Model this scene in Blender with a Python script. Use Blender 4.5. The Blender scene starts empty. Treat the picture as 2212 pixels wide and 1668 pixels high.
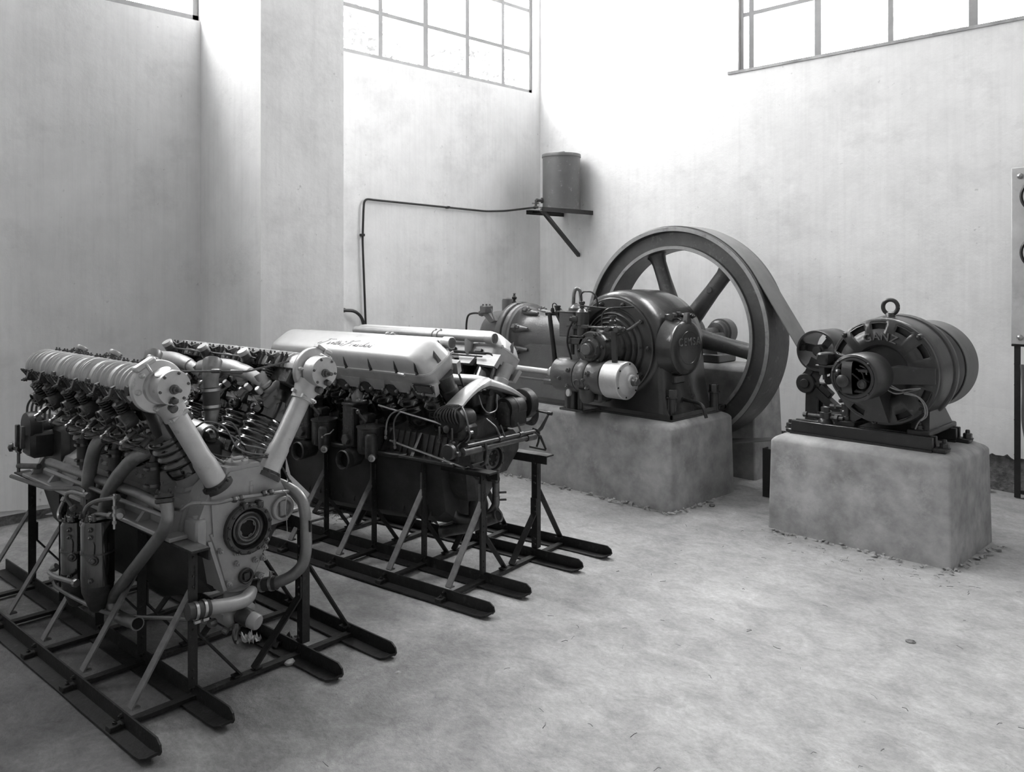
import bpy, bmesh, math, random
from mathutils import Vector, Matrix
random.seed(7)
SC = bpy.context.scene
COL = SC.collection
PI = math.pi
# ------------------------------------------------------------------ camera, sky, light, exposure
cam = bpy.data.objects.new('camera', bpy.data.cameras.new('camera'))
COL.objects.link(cam)
cam.location = (0, 0, 1.6)
cam.rotation_euler = (PI / 2, 0, math.radians(44.82))
cam.data.sensor_width = 36.0
cam.data.lens = 36.0 * 1800 / 2212
cam.data.shift_y = -244 / 2212
cam.data.clip_start = 0.05
SC.camera = cam
SC.view_settings.view_transform = 'Standard'
SC.view_settings.look = 'None'
SC.view_settings.gamma = 1
SC.view_settings.use_curve_mapping = False
SC.view_settings.exposure = 0.0
world = bpy.data.worlds.new('overcast_sky')
SC.world = world
world.use_nodes = True
world.node_tree.nodes['Background'].inputs[0].default_value = (1, 1, 1, 1)
world.node_tree.nodes['Background'].inputs[1].default_value = 24.5
SC.cycles.use_denoising = True
SC.cycles.max_bounces = 8
SC.cycles.diffuse_bounces = 5
SC.cycles.glossy_bounces = 4
SC.cycles.caustics_reflective = False
SC.cycles.caustics_refractive = False

def portal(name, loc, direction, sx, sy):
    l = bpy.data.lights.new(name, 'AREA')
    l.shape = 'RECTANGLE'
    l.size = sx
    l.size_y = sy
    l.cycles.is_portal = True
    o = bpy.data.objects.new(name, l)
    COL.objects.link(o)
    o.location = loc
    o.rotation_euler = Vector(direction).to_track_quat('-Z', 'Y').to_euler()
    return o

# ------------------------------------------------------------------ materials (black and white photograph: greys only)
def mat(name, c, rough=.6, metal=0., var=.18, sc=14., bump=0., bs=60., spec=.5, coat=0., wear=0., wc=.5, ws=9.):
    m = bpy.data.materials.new(name)
    m.use_nodes = True
    nt = m.node_tree
    b = nt.nodes['Principled BSDF']
    L = nt.links.new
    tc = nt.nodes.new('ShaderNodeTexCoord')
    n = nt.nodes.new('ShaderNodeTexNoise')
    n.inputs['Scale'].default_value = sc
    n.inputs['Detail'].default_value = 6
    n.inputs['Roughness'].default_value = .62
    L(tc.outputs['Object'], n.inputs['Vector'])
    mr = nt.nodes.new('ShaderNodeMapRange')
    mr.inputs['From Min'].default_value = .3
    mr.inputs['From Max'].default_value = .7
    mr.inputs['To Min'].default_value = c * (1 - var)
    mr.inputs['To Max'].default_value = c * (1 + var)
    L(n.outputs['Fac'], mr.inputs['Value'])
    out = mr.outputs['Result']
    if wear > 0:
        w = nt.nodes.new('ShaderNodeTexNoise')
        w.inputs['Scale'].default_value = ws
        w.inputs['Detail'].default_value = 9
        w.inputs['Roughness'].default_value = .75
        L(tc.outputs['Object'], w.inputs['Vector'])
        r = nt.nodes.new('ShaderNodeMapRange')
        r.inputs['From Min'].default_value = .62 - wear * .2
        r.inputs['From Max'].default_value = .72
        L(w.outputs['Fac'], r.inputs['Value'])
        mx = nt.nodes.new('ShaderNodeMix')
        L(r.outputs['Result'], mx.inputs[0])
        L(out, mx.inputs[2])
        mx.inputs[3].default_value = wc
        out = mx.outputs[0]
    cb = nt.nodes.new('ShaderNodeCombineColor')
    for i in range(3):
        L(out, cb.inputs[i])
    L(cb.outputs[0], b.inputs['Base Color'])
    b.inputs['Roughness'].default_value = rough
    b.inputs['Metallic'].default_value = metal
    b.inputs['Specular IOR Level'].default_value = spec
    if coat:
        b.inputs['Coat Weight'].default_value = coat
        b.inputs['Coat Roughness'].default_value = .12
    if bump > 0:
        n2 = nt.nodes.new('ShaderNodeTexNoise')
        n2.inputs['Scale'].default_value = bs
        n2.inputs['Detail'].default_value = 4
        L(tc.outputs['Object'], n2.inputs['Vector'])
        bp = nt.nodes.new('ShaderNodeBump')
        bp.inputs['Strength'].default_value = bump
        bp.inputs['Distance'].default_value = .02
        L(n2.outputs['Fac'], bp.inputs['Height'])
        L(bp.outputs['Normal'], b.inputs['Normal'])
    return m

def plaster_mat():
    m = bpy.data.materials.new('old_plaster')
    m.use_nodes = True
    nt = m.node_tree
    b = nt.nodes['Principled BSDF']
    L = nt.links.new
    tc = nt.nodes.new('ShaderNodeTexCoord')
    def noise(scale, det, rgh, vec=(1, 1, 1)):
        mp = nt.nodes.new('ShaderNodeMapping')
        mp.inputs['Scale'].default_value = vec
        L(tc.outputs['Object'], mp.inputs['Vector'])
        n = nt.nodes.new('ShaderNodeTexNoise')
        n.inputs['Scale'].default_value = scale
        n.inputs['Detail'].default_value = det
        n.inputs['Roughness'].default_value = rgh
        L(mp.outputs[0], n.inputs['Vector'])
        return n.outputs['Fac']
    def rng(x, a, bb, lo, hi):
        r = nt.nodes.new('ShaderNodeMapRange')
        r.inputs['From Min'].default_value = a
        r.inputs['From Max'].default_value = bb
        r.inputs['To Min'].default_value = lo
        r.inputs['To Max'].default_value = hi
        L(x, r.inputs['Value'])
        return r.outputs['Result']
    def mul(x, y):
        a = nt.nodes.new('ShaderNodeMath')
        a.operation = 'MULTIPLY'
        L(x, a.inputs[0])
        L(y, a.inputs[1])
        return a.outputs[0]
    mott = rng(noise(2.4, 9, .66), .3, .72, .76, .89)
    streak = rng(noise(2.2, 7, .68, (11, 11, .45)), .45, .80, 1.01, .93)
    damp = rng(noise(1.3, 8, .72, (1, 1, 1.4)), .52, .74, 1., .84)
    spots = rng(noise(24, 3, .5), .70, .76, 1., .72)
    gate = rng(noise(2.7, 3, .6), .45, .62, 0., 1.)
    mixs = nt.nodes.new('ShaderNodeMix')
    L(gate, mixs.inputs[0])
    mixs.inputs[2].default_value = 1.
    L(spots, mixs.inputs[3])
    v = mul(mul(mul(mott, streak), damp), mixs.outputs[0])
    cb = nt.nodes.new('ShaderNodeCombineColor')
    for i in range(3):
        L(v, cb.inputs[i])
    L(cb.outputs[0], b.inputs['Base Color'])
    b.inputs['Roughness'].default_value = .95
    b.inputs['Specular IOR Level'].default_value = .15
    bp = nt.nodes.new('ShaderNodeBump')
    bp.inputs['Strength'].default_value = .25
    bp.inputs['Distance'].default_value = .012
    L(noise(14, 6, .6), bp.inputs['Height'])
    L(bp.outputs['Normal'], b.inputs['Normal'])
    return m

def floor_mat():
    m = bpy.data.materials.new('dusty_earth_floor')
    m.use_nodes = True
    nt = m.node_tree
    b = nt.nodes['Principled BSDF']
    L = nt.links.new
    tc = nt.nodes.new('ShaderNodeTexCoord')
    def noise(scale, det, rgh, dist=0., vec=(1, 1, 1)):
        mp = nt.nodes.new('ShaderNodeMapping')
        mp.inputs['Scale'].default_value = vec
        mp.inputs['Rotation'].default_value = (0, 0, .55)
        L(tc.outputs['Object'], mp.inputs['Vector'])
        n = nt.nodes.new('ShaderNodeTexNoise')
        n.inputs['Scale'].default_value = scale
        n.inputs['Detail'].default_value = det
        n.inputs['Roughness'].default_value = rgh
        n.inputs['Distortion'].default_value = dist
        L(mp.outputs[0], n.inputs['Vector'])
        return n.outputs['Fac']
    def rng(x, a, bb, lo, hi):
        r = nt.nodes.new('ShaderNodeMapRange')
        r.inputs['From Min'].default_value = a
        r.inputs['From Max'].default_value = bb
        r.inputs['To Min'].default_value = lo
        r.inputs['To Max'].default_value = hi
        L(x, r.inputs['Value'])
        return r.outputs['Result']
    def op(kind, x, y):
        a = nt.nodes.new('ShaderNodeMath')
        a.operation = kind
        for i, q in ((0, x), (1, y)):
            if isinstance(q, (int, float)):
                a.inputs[i].default_value = q
            else:
                L(q, a.inputs[i])
        return a.outputs[0]
    base = rng(noise(1.1, 10, .68, .3), .3, .7, .42, .60)
    wisp = rng(noise(4.5, 10, .74, .7, (1, 1.4, 1)), .35, .7, .78, 1.22)
    fine = rng(noise(38, 7, .78, .3, (1, 1.3, 1)), .3, .7, .80, 1.16)
    dark = rng(noise(14, 9, .8, .5, (1, 1.4, 1)), .60, .70, 1., .6)
    v = op('MULTIPLY', op('MULTIPLY', base, wisp), op('MULTIPLY', fine, dark))
    # oily dirt round the nearest engine, deepened to paint in the foreground's light falloff
    sp = nt.nodes.new('ShaderNodeMapping')
    sp.inputs['Location'].default_value = (1.45, -.29, 0)
    sp.inputs['Scale'].default_value = (.40, .40, 0)
    L(tc.outputs['Object'], sp.inputs['Vector'])
    ln = nt.nodes.new('ShaderNodeVectorMath')
    ln.operation = 'LENGTH'
    L(sp.outputs[0], ln.inputs[0])
    edge = op('ADD', ln.outputs['Value'], op('MULTIPLY', op('SUBTRACT', noise(1.6, 8, .7, .6), .5), 1.1))
    v = op('MULTIPLY', v, rng(edge, .30, .95, .33, 1.))
    cb = nt.nodes.new('ShaderNodeCombineColor')
    for i in range(3):
        L(v, cb.inputs[i])
    L(cb.outputs[0], b.inputs['Base Color'])
    b.inputs['Roughness'].default_value = .95
    b.inputs['Specular IOR Level'].default_value = .15
    h = op('ADD', op('MULTIPLY', noise(8, 9, .74, .4, (1, 1.3, 1)), 1.), op('MULTIPLY', noise(60, 5, .7), .35))
    bp = nt.nodes.new('ShaderNodeBump')
    bp.inputs['Strength'].default_value = .8
    bp.inputs['Distance'].default_value = .016
    L(h, bp.inputs['Height'])
    L(bp.outputs['Normal'], b.inputs['Normal'])
    return m

M = {}
M['plaster'] = plaster_mat()
M['plain_white'] = mat('whitewash', .72, .95, var=.06, sc=2)
M['roof'] = mat('dark_roof_boards', .45, .9, var=.2, sc=3)
M['backwall'] = mat('unseen_wall_grey', .42, .95, var=.2, sc=2)  # tone of the unseen walls, set for how much light they return
M['floor'] = floor_mat()
M['rubble'] = mat('rubble_base', .20, .95, var=.5, sc=22, bump=.9, bs=40, spec=.2)
M['concrete'] = mat('smooth_concrete', .36, .85, var=.34, sc=5.5, bump=.22, bs=14, spec=.3, wear=.32, wc=.50, ws=4.5)
M['frame'] = mat('window_paint', .30, .6, var=.1, sc=8)
M['rail'] = mat('black_angle_iron', .022, .55, .3, var=.3, sc=30, bump=.12, bs=90, wear=.25, wc=.07, ws=26)
M['dustrail'] = mat('worn_flat_iron', .15, .6, .3, var=.3, sc=25, wear=.3, wc=.2, ws=18)
M['alu'] = mat('cast_aluminium', .46, .45, .5, var=.10, sc=16, bump=.06, bs=70, wear=.12, wc=.32, ws=14)
M['alubright'] = mat('bright_aluminium', .54, .38, .5, var=.12, sc=12, bump=.03, bs=90, wear=.14, wc=.26, ws=13)
M['alucover'] = mat('silver_cover', .60, .42, .5, var=.08, sc=7, bump=.03, bs=90, wear=.08, wc=.36, ws=8)
M['relief'] = mat('lettering_highlight', .13, .32, .2, var=.3, sc=30)  # lighter than the castings, painting highlights onto the raised letters
M['grey'] = mat('grey_crankcase_paint', .33, .40, .15, var=.14, sc=9, bump=.05, bs=60, wear=.16, wc=.15, ws=8)
M['dkgrey'] = mat('oily_dark_casting', .055, .38, .3, var=.35, sc=18, bump=.12, bs=60, wear=.25, wc=.13, ws=14)
M['sump'] = mat('dark_sump', .05, .6, .2, var=.3, sc=10, bump=.08, bs=50)
M['black'] = mat('gloss_black_enamel', .014, .13, 0., var=.2, sc=10, spec=.8, coat=1.)
M['satin'] = mat('satin_black', .022, .42, .1, var=.3, sc=16, bump=.05, bs=80)
M['steel'] = mat('bright_steel', .50, .30, .9, var=.15, sc=20)
M['dksteel'] = mat('dark_steel', .13, .38, .8, var=.25, sc=26)
M['copper'] = mat('copper_pipe', .24, .36, .6, var=.25, sc=12, bump=.04, bs=50, wear=.2, wc=.10, ws=9)
M['rubber'] = mat('rubber_hose', .045, .55, var=.2, sc=20)
M['hole'] = mat('shade_black', .006, .9, var=.1)  # near-black that paints in the shade of openings and gaps
M['castgrey'] = mat('machine_grey_paint', .12, .28, .1, var=.16, sc=8, bump=.10, bs=70, wear=.1, wc=.16, ws=12)
M['castdark'] = mat('machine_dark_paint', .05, .24, .1, var=.2, sc=8, bump=.06, bs=60, coat=.2)
M['wheel'] = mat('flywheel_iron', .10, .40, .35, var=.22, sc=7, bump=.08, bs=50, wear=.22, wc=.24, ws=11)
M['wheelrim'] = mat('flywheel_machined_edge', .36, .38, .5, var=.2, sc=10, wear=.25, wc=.15, ws=14)
M['belt'] = mat('leather_belt', .17, .55, var=.15, sc=6, wear=.15, wc=.26, ws=5)
M['tank'] = mat('painted_tank', .15, .45, .2, var=.12, sc=8, wear=.12, wc=.42, ws=17)
M['marble'] = mat('marble_panel', .50, .3, var=.18, sc=5, wear=.3, wc=.36, ws=3)
M['ganz'] = mat('generator_black_paint', .036, .30, .1, var=.2, sc=8, bump=.04, bs=60, coat=.15, wear=.06, wc=.12, ws=9)
M['stone'] = mat('loose_stone', .42, .95, var=.3, sc=20, bump=.5, bs=40)
M['paper'] = mat('crumpled_paper', .7, .9, var=.1)
M['leaf'] = mat('leaf', .16, .8, var=.4, sc=3)

def glass_mat():
    m = bpy.data.materials.new('dusty_glass')
    m.use_nodes = True
    nt = m.node_tree
    nt.nodes.remove(nt.nodes['Principled BSDF'])
    t = nt.nodes.new('ShaderNodeBsdfTransparent')
    t.inputs[0].default_value = (.86, .86, .86, 1)
    g = nt.nodes.new('ShaderNodeBsdfDiffuse')
    g.inputs[0].default_value = (.8, .8, .8, 1)
    n = nt.nodes.new('ShaderNodeTexNoise')
    n.inputs['Scale'].default_value = 3
    r = nt.nodes.new('ShaderNodeMapRange')
    r.inputs['From Min'].default_value = .3
    r.inputs['From Max'].default_value = .8
    r.inputs['To Min'].default_value = .03
    r.inputs['To Max'].default_value = .14
    tc = nt.nodes.new('ShaderNodeTexCoord')
    nt.links.new(tc.outputs['Object'], n.inputs['Vector'])
    nt.links.new(n.outputs['Fac'], r.inputs['Value'])
    mx = nt.nodes.new('ShaderNodeMixShader')
    nt.links.new(r.outputs[0], mx.inputs[0])
    nt.links.new(t.outputs[0], mx.inputs[1])
    nt.links.new(g.outputs[0], mx.inputs[2])
    nt.links.new(mx.outputs[0], nt.nodes['Material Output'].inputs['Surface'])
    return m
M['glass'] = glass_mat()

# ------------------------------------------------------------------ mesh helpers
def basis(d):
    d = Vector(d).normalized()
    a = Vector((0, 0, 1)) if abs(d.z) < .9 else Vector((1, 0, 0))
    x = a.cross(d).normalized()
    y = d.cross(x)
    return x, y, d

class MB:
    def __init__(s, T=None):
        s.v = []
        s.f = []
        s.T = T
    def add(s, vs, fs, X=None):
        b = len(s.v)
        for p in vs:
            p = Vector(p)
            if X is not None:
                p = X @ p
            if s.T is not None:
                p = s.T @ p
            s.v.append(p)
        s.f += [[i + b for i in f] for f in fs]
        return s
    def box(s, x0, x1, y0, y1, z0, z1, X=None):
        vs = [(x, y, z) for x in (x0, x1) for y in (y0, y1) for z in (z0, z1)]
        return s.add(vs, [(0, 1, 3, 2), (4, 6, 7, 5), (0, 4, 5, 1), (2, 3, 7, 6), (0, 2, 6, 4), (1, 5, 7, 3)], X)
    def hull(s, pts, X=None):
        bm = bmesh.new()
        for p in pts:
            bm.verts.new(p)
        bmesh.ops.convex_hull(bm, input=bm.verts)
        for v in [v for v in bm.verts if not v.link_faces]:
            bm.verts.remove(v)
        bmesh.ops.dissolve_limit(bm, angle_limit=.02, verts=bm.verts, edges=bm.edges)
        bm.verts.index_update()
        s.add([v.co.copy() for v in bm.verts], [[v.index for v in f.verts] for f in bm.faces], X)
        bm.free()
        return s
    def cbox(s, x0, x1, y0, y1, z0, z1, b=.005, X=None):
        pts = []
        for x, sx in ((x0, 1), (x1, -1)):
            for y, sy in ((y0, 1), (y1, -1)):
                for z, sz in ((z0, 1), (z1, -1)):
                    pts += [(x + sx * b, y + sy * b, z), (x + sx * b, y, z + sz * b), (x, y + sy * b, z + sz * b)]
        return s.hull(pts, X)
    def lathe(s, prof, p, d, n=20, a0=0., a1=2 * PI, X=None):
        x, y, d = basis(d)
        p = Vector(p)
        full = abs(a1 - a0 - 2 * PI) < 1e-6
        m = n if full else n + 1
        vs = []
        for r, h in prof:
            for k in range(m):
                a = a0 + (a1 - a0) * k / n
                vs.append(p + d * h + x * (r * math.cos(a)) + y * (r * math.sin(a)))
        fs = []
        for i in range(len(prof) - 1):
            for k in range(n):
                k2 = (k + 1) % m
                fs.append((i * m + k, i * m + k2, (i + 1) * m + k2, (i + 1) * m + k))
        if full:
            if prof[0][0] > 1e-6:
                fs.append(list(range(m))[::-1])
            if prof[-1][0] > 1e-6:
                fs.append([(len(prof) - 1) * m + k for k in range(m)])
        return s.add(vs, fs, X)
    def rings(s, prof, p, d, n=24, X=None):
        """closed profile swept round an axis (a ring with a hole)"""
        x, y, d = basis(d)
        p = Vector(p)
        vs = []
        for r, h in prof:
            for k in range(n):
                a = 2 * PI * k / n
                vs.append(p + d * h + x * (r * math.cos(a)) + y * (r * math.sin(a)))
        q = len(prof)
        fs = [(i * n + k, i * n + (k + 1) % n, ((i + 1) % q) * n + (k + 1) % n, ((i + 1) % q) * n + k) for i in range(q) for k in range(n)]
        return s.add(vs, fs, X)
    def cyl(s, p0, p1, r, n=14, r1=None, X=None):
        p0 = Vector(p0)
        d = Vector(p1) - p0
        return s.lathe([(r, 0), (r if r1 is None else r1, d.length)], p0, d, n, X=X)
    def drum(s, p0, p1, r, b=.004, n=24, X=None):
        p0 = Vector(p0)
        d = Vector(p1) - p0
        h = d.length
        return s.lathe([(r - b, 0), (r, b), (r, h - b), (r - b, h)], p0, d, n, X=X)
    def tube(s, pts, r, n=8, bend=0., X=None, caps=True):
        P = [Vector(p) for p in pts]
        R = list(r) if isinstance(r, (list, tuple)) else [r] * len(P)
        if bend > 0:
            Q, S = [P[0]], [R[0]]
            for i in range(1, len(P) - 1):
                a, b, c = P[i - 1], P[i], P[i + 1]
                la, lc = (a - b).length, (c - b).length
                t = min(bend, la * .48, lc * .48)
                p1, p2 = b + (a - b) / la * t, b + (c - b) / lc * t
                for k in range(6):
                    u = k / 5
                    Q.append(p1 * (1 - u) ** 2 + b * 2 * u * (1 - u) + p2 * u * u)
                    S.append(R[i])
            Q.append(P[-1])
            S.append(R[-1])
            P, R = Q, S
        T = []
        for i in range(len(P)):
            a = P[max(i - 1, 0)]
            c = P[min(i + 1, len(P) - 1)]
            T.append((c - a).normalized())
        x, y, _ = basis(T[0])
        vs = []
        for i in range(len(P)):
            if i:
                x = (x - T[i] * x.dot(T[i]))
                if x.length < 1e-6:
                    x = basis(T[i])[0]
                x.normalize()
            y = T[i].cross(x)
            for k in range(n):
                a = 2 * PI * k / n
                vs.append(P[i] + x * (R[i] * math.cos(a)) + y * (R[i] * math.sin(a)))
        fs = [(i * n + k, i * n + (k + 1) % n, (i + 1) * n + (k + 1) % n, (i + 1) * n + k) for i in range(len(P) - 1) for k in range(n)]
        if caps:
            fs += [list(range(n))[::-1], [(len(P) - 1) * n + k for k in range(n)]]
        return s.add(vs, fs, X)
    def prism(s, out, h0, h1, o=(0, 0, 0), ux=(0, 1, 0), uy=(0, 0, 1), uz=(1, 0, 0), X=None):
        o, ux, uy, uz = Vector(o), Vector(ux), Vector(uy), Vector(uz)
        n = len(out)
        vs = [o + ux * a + uy * b + uz * h for h in (h0, h1) for a, b in out]
        fs = [list(range(n))[::-1], list(range(n, 2 * n))] + [(k, (k + 1) % n, n + (k + 1) % n, n + k) for k in range(n)]
        return s.add(vs, fs, X)
    def loft(s, secs, X=None, cap=True):
        n = len(secs[0])
        vs = [p for c in secs for p in c]
        fs = [(i * n + k, i * n + (k + 1) % n, (i + 1) * n + (k + 1) % n, (i + 1) * n + k) for i in range(len(secs) - 1) for k in range(n)]
        if cap:
            fs += [list(range(n))[::-1], [(len(secs) - 1) * n + k for k in range(n)]]
        return s.add(vs, fs, X)
    def bolt(s, p, d, r=.008, h=.008, stud=True, X=None):
        p = Vector(p)
        d = Vector(d).normalized()
        s.lathe([(r * 1.25, 0), (r * 1.25, h * .2)], p, d, 10, X=X)
        s.lathe([(r, h * .2), (r, h * .9), (r * .8, h)], p, d, 6, X=X)
        if stud:
            s.lathe([(r * .5, h), (r * .5, h * 1.45), (r * .35, h * 1.6)], p, d, 6, X=X)
        return s
    def spring(s, p0, p1, R, w, turns, n=5, k=9, X=None):
        p0, p1 = Vector(p0), Vector(p1)
        x, y, d = basis(p1 - p0)
        L = (p1 - p0).length
        N = int(turns * k)
        pts = [p0 + d * (L * i / N) + x * (R * math.cos(2 * PI * i / k)) + y * (R * math.sin(2 * PI * i / k)) for i in range(N + 1)]
        return s.tube(pts, w, n, X=X)
    def strip(s, p0, p1, w, t, up, X=None):
        """flat bar from p0 to p1: w wide along 'up' x axis, t thick along 'up'"""
        p0, p1, up = Vector(p0), Vector(p1), Vector(up)
        d = (p1 - p0).normalized()
        u = (up - d * up.dot(d)).normalized()
        v = d.cross(u)
        vs = [p + v * (a * w / 2) + u * (b * t / 2) for p in (p0, p1) for a, b in ((-1, -1), (1, -1), (1, 1), (-1, 1))]
        return s.add(vs, [(3, 2, 1, 0), (4, 5, 6, 7), (0, 1, 5, 4), (1, 2, 6, 5), (2, 3, 7, 6), (3, 0, 4, 7)], X)
    def angle(s, p0, p1, a, b, la, lb, t, X=None):
        """L section from p0 to p1, legs along unit vectors a and b, lengths la, lb, thickness t"""
        p0, p1, a, b = Vector(p0), Vector(p1), Vector(a), Vector(b)
        o = [(0, 0), (la, 0), (la, t), (t, t), (t, lb), (0, lb)]
        vs = [p + a * u + b * v for p in (p0, p1) for u, v in o]
        fs = [(0, 1, 2, 3), (0, 3, 4, 5), (9, 8, 7, 6), (11, 10, 9, 6)] + [(k, (k + 1) % 6, 6 + (k + 1) % 6, 6 + k) for k in range(6)]
        return s.add(vs, fs, X)
    def mesh(s, name, m, smooth=38.):
        me = bpy.data.meshes.new(name)
        me.from_pydata([tuple(p) for p in s.v], [], s.f)
        bm = bmesh.new()
        bm.from_mesh(me)
        bmesh.ops.recalc_face_normals(bm, faces=bm.faces)
        for f in bm.faces:
            f.smooth = True
        bm.to_mesh(me)
        bm.free()
        me.set_sharp_from_angle(angle=math.radians(smooth))
        me.materials.append(M[m])
        return me

def obj(name, mb, m=None, parent=None, loc=None, label=None, kind=None, smooth=38.):
    me = mb.mesh(name, m, smooth) if isinstance(mb, MB) else mb
    o = bpy.data.objects.new(name, me)
    COL.objects.link(o)
    if parent is not None:
        o.parent = parent
    if loc is not None:
        o.location = loc
    if label:
        o['label'] = label
    if kind:
        o['kind'] = kind
    return o

def thing(name, label, cat, loc=(0, 0, 0), rz=0., group=None):
    o = bpy.data.objects.new(name, None)
    COL.objects.link(o)
    o.empty_display_size = .1
    o.location = loc
    o.rotation_euler = (0, 0, math.radians(rz))
    o['label'] = label
    o['category'] = cat
    if group:
        o['group'] = group
    return o

def tag(o, label, cat, group=None):
    o['label'] = label
    o['category'] = cat
    if group:
        o['group'] = group
    return o

def dup(o, parent=None, loc=None):
    c = o.copy()
    COL.objects.link(c)
    if parent is not None:
        c.parent = parent
    if loc is not None:
        c.location = loc
    for ch in list(o.children):
        dup(ch, c)
    return c

def text(name, body, size, m, parent, loc, xdir, ydir, depth=.002, align='CENTER', shear=0.):
    """raised lettering: a font curve stood on a surface"""
    cu = bpy.data.curves.new(name, 'FONT')
    cu.body = body
    cu.size = size
    cu.extrude = depth
    cu.bevel_depth = depth * .25
    cu.align_x = align
    cu.align_y = 'CENTER'
    cu.shear = shear
    cu.materials.append(M[m])
    o = bpy.data.objects.new(name, cu)
    COL.objects.link(o)
    x = Vector(xdir).normalized()
    z = x.cross(Vector(ydir)).normalized()
    y = z.cross(x)
    R = Matrix((x, y, z)).transposed().to_4x4()
    R.translation = Vector(loc)
    dg = bpy.context.evaluated_depsgraph_get()
    me = bpy.data.meshes.new_from_object(o.evaluated_get(dg))
    bpy.data.objects.remove(o)
    bpy.data.curves.remove(cu)
    o = bpy.data.objects.new(name, me)
    COL.objects.link(o)
    o.parent = parent
    o.matrix_local = R
    return o
# ------------------------------------------------------------------ the room
XL, YR = -6.40, 6.89           # window wall on the left, wall on the right
XW, PX = -6.00, -5.10          # left wall this side of the pier, face of the pier
X1, Y0, ZC_ = 3.4, -3.2, 6.5
FW0, FW1 = 2.0, 5.4
def noisy_grid(name, m, nx, ny, fn, parent=None, kind=None):
    vs, fs = [], []
    for j in range(ny + 1):
        for i in range(nx + 1):
            vs.append(fn(i / nx, j / ny))
    for j in range(ny):
        for i in range(nx):
            a = j * (nx + 1) + i
            fs.append((a, a + 1, a + nx + 2, a + nx + 1))
    b = MB()
    b.add(vs, fs)
    return obj(name, b, m, parent, kind=kind)
from mathutils import noise as mnoise
def fbm(x, y, z=0., o=4):
    return mnoise.fractal(Vector((x, y, z)), 1., 2.1, o, noise_basis='PERLIN_ORIGINAL')
# floor: beaten earth and cement dust, gently uneven
def floor_pt(u, v):
    x = -6.7 + u * (X1 + 6.8)
    y = Y0 - .1 + v * (YR - Y0 + .3)
    return (x, y, fbm(x * 1.3, y * 1.3) * .008 - .006)
fl = noisy_grid('floor', 'floor', 170, 170, floor_pt, kind='structure')
def slab(name, pts, m, kind='structure'):
    b = MB()
    for a in pts:
        b.box(*a)
    return obj(name, b, m, kind=kind)
# right wall with its high window opening (window from x -4.0 to 1.6, sill 3.46)
RW0, RW1, RS, RT = -4.01, -1.5, 3.46, 6.0
slab('wall_right', [(XL - .4, X1 + .3, YR + .03, YR + .35, -.1, .31), (XL - .4, X1 + .3, YR, YR + .35, .30, RS), (XL - .4, RW0, YR, YR + .35, RS, ZC_), (RW1, X1 + .3, YR, YR + .35, RS, ZC_), (RW0, RW1, YR, YR + .35, RT, ZC_)], 'plaster')
# left window wall (beyond the pier), opening y 3.3..6.50 sill 3.61
LW0, LW1, LS, LT = 3.1, 6.80, 3.61, 6.0
slab('wall_left', [(XL - .18, XL, 2.9, YR, -.1, LS), (XL - .18, XL, 2.9, LW0, LS, ZC_), (XL - .18, XL, LW1, YR, LS, ZC_), (XL - .18, XL, LW0, LW1, LT, ZC_)], 'plaster')
# near part of the left wall with its own high window running up to the pier
NW0, NW1, NS, NT = -.6, 2.757, 3.47, 6.0
slab('wall_left_near', [(XW - .16, XW, Y0 - .3, NW1, .06, NS), (XW - .16, XW, Y0 - .3, NW0, NS, ZC_), (XW - .16, XW, NW0, NW1, NT, ZC_), (XW - .45, XW - .03, Y0 - .3, NW1, -.1, .07)], 'plaster')
slab('wall_pier', [(XL - .4, PX, NW1, 3.408, -.1, ZC_)], 'plaster')
slab('wall_back', [(XW - .5, X1 + .3, Y0 - .3, Y0, -.1, ZC_)], 'backwall')
slab('wall_front', [(X1, X1 + .3, Y0, YR, -.1, ZC_)], 'backwall')
slab('ceiling', [(XL - .6, X1 + .4, Y0 - .4, YR + .4, ZC_, ZC_ + .2)], 'roof')
# rough footing below the torn plaster edge
def footing(name, length, place, seed, h=.33):
    def fn(u, v):
        d = fbm(u * length * 9, v * 4, seed, 5)
        return place(u * length, v * (h + .05) - .05, -.012 + d * .018)
    return noisy_grid(name, 'rubble', int(length * 26), 7, fn, kind='structure')
footing('baseboard_right', 9.0, lambda s, z, d: (XL + s, YR + .012 - d - .012, z), 3.)
footing('baseboard_left', 6.0, lambda s, z, d: (XW - .004 + d, Y0 + s, z), 9., .10)
# torn lower edge of the plaster: a thin ragged skin on each wall
def torn(name, s0, s1, place, seed, base, amp, top):
    b = MB()
    n = int((s1 - s0) * 40)
    lo = []
    for i in range(n + 1):
        s = s0 + (s1 - s0) * i / n
        lo.append((s, base + amp * fbm(s * 1.7, seed) + amp * .5 * fbm(s * 9, seed + 4)))
    vs = []
    for s, z in lo:
        vs += [place(s, z, .0), place(s, z + .004, .022), place(s, top, .0006), place(s, top, 0.)]
    fs = []
    for i in range(n):
        for k in range(3):
            fs.append((i * 4 + k, i * 4 + k + 1, i * 4 + 5 + k, i * 4 + 4 + k))
    b.add(vs, fs)
    return obj(name, b, 'plaster', kind='structure')
torn('trim_1', XL, X1, lambda s, z, d: (s, YR - d, z), 2.2, .235, .10, .60)
torn('trim_2', Y0, 2.75, lambda s, z, d: (XW + d, s, z), 6.1, .075, .05, .45)
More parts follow.
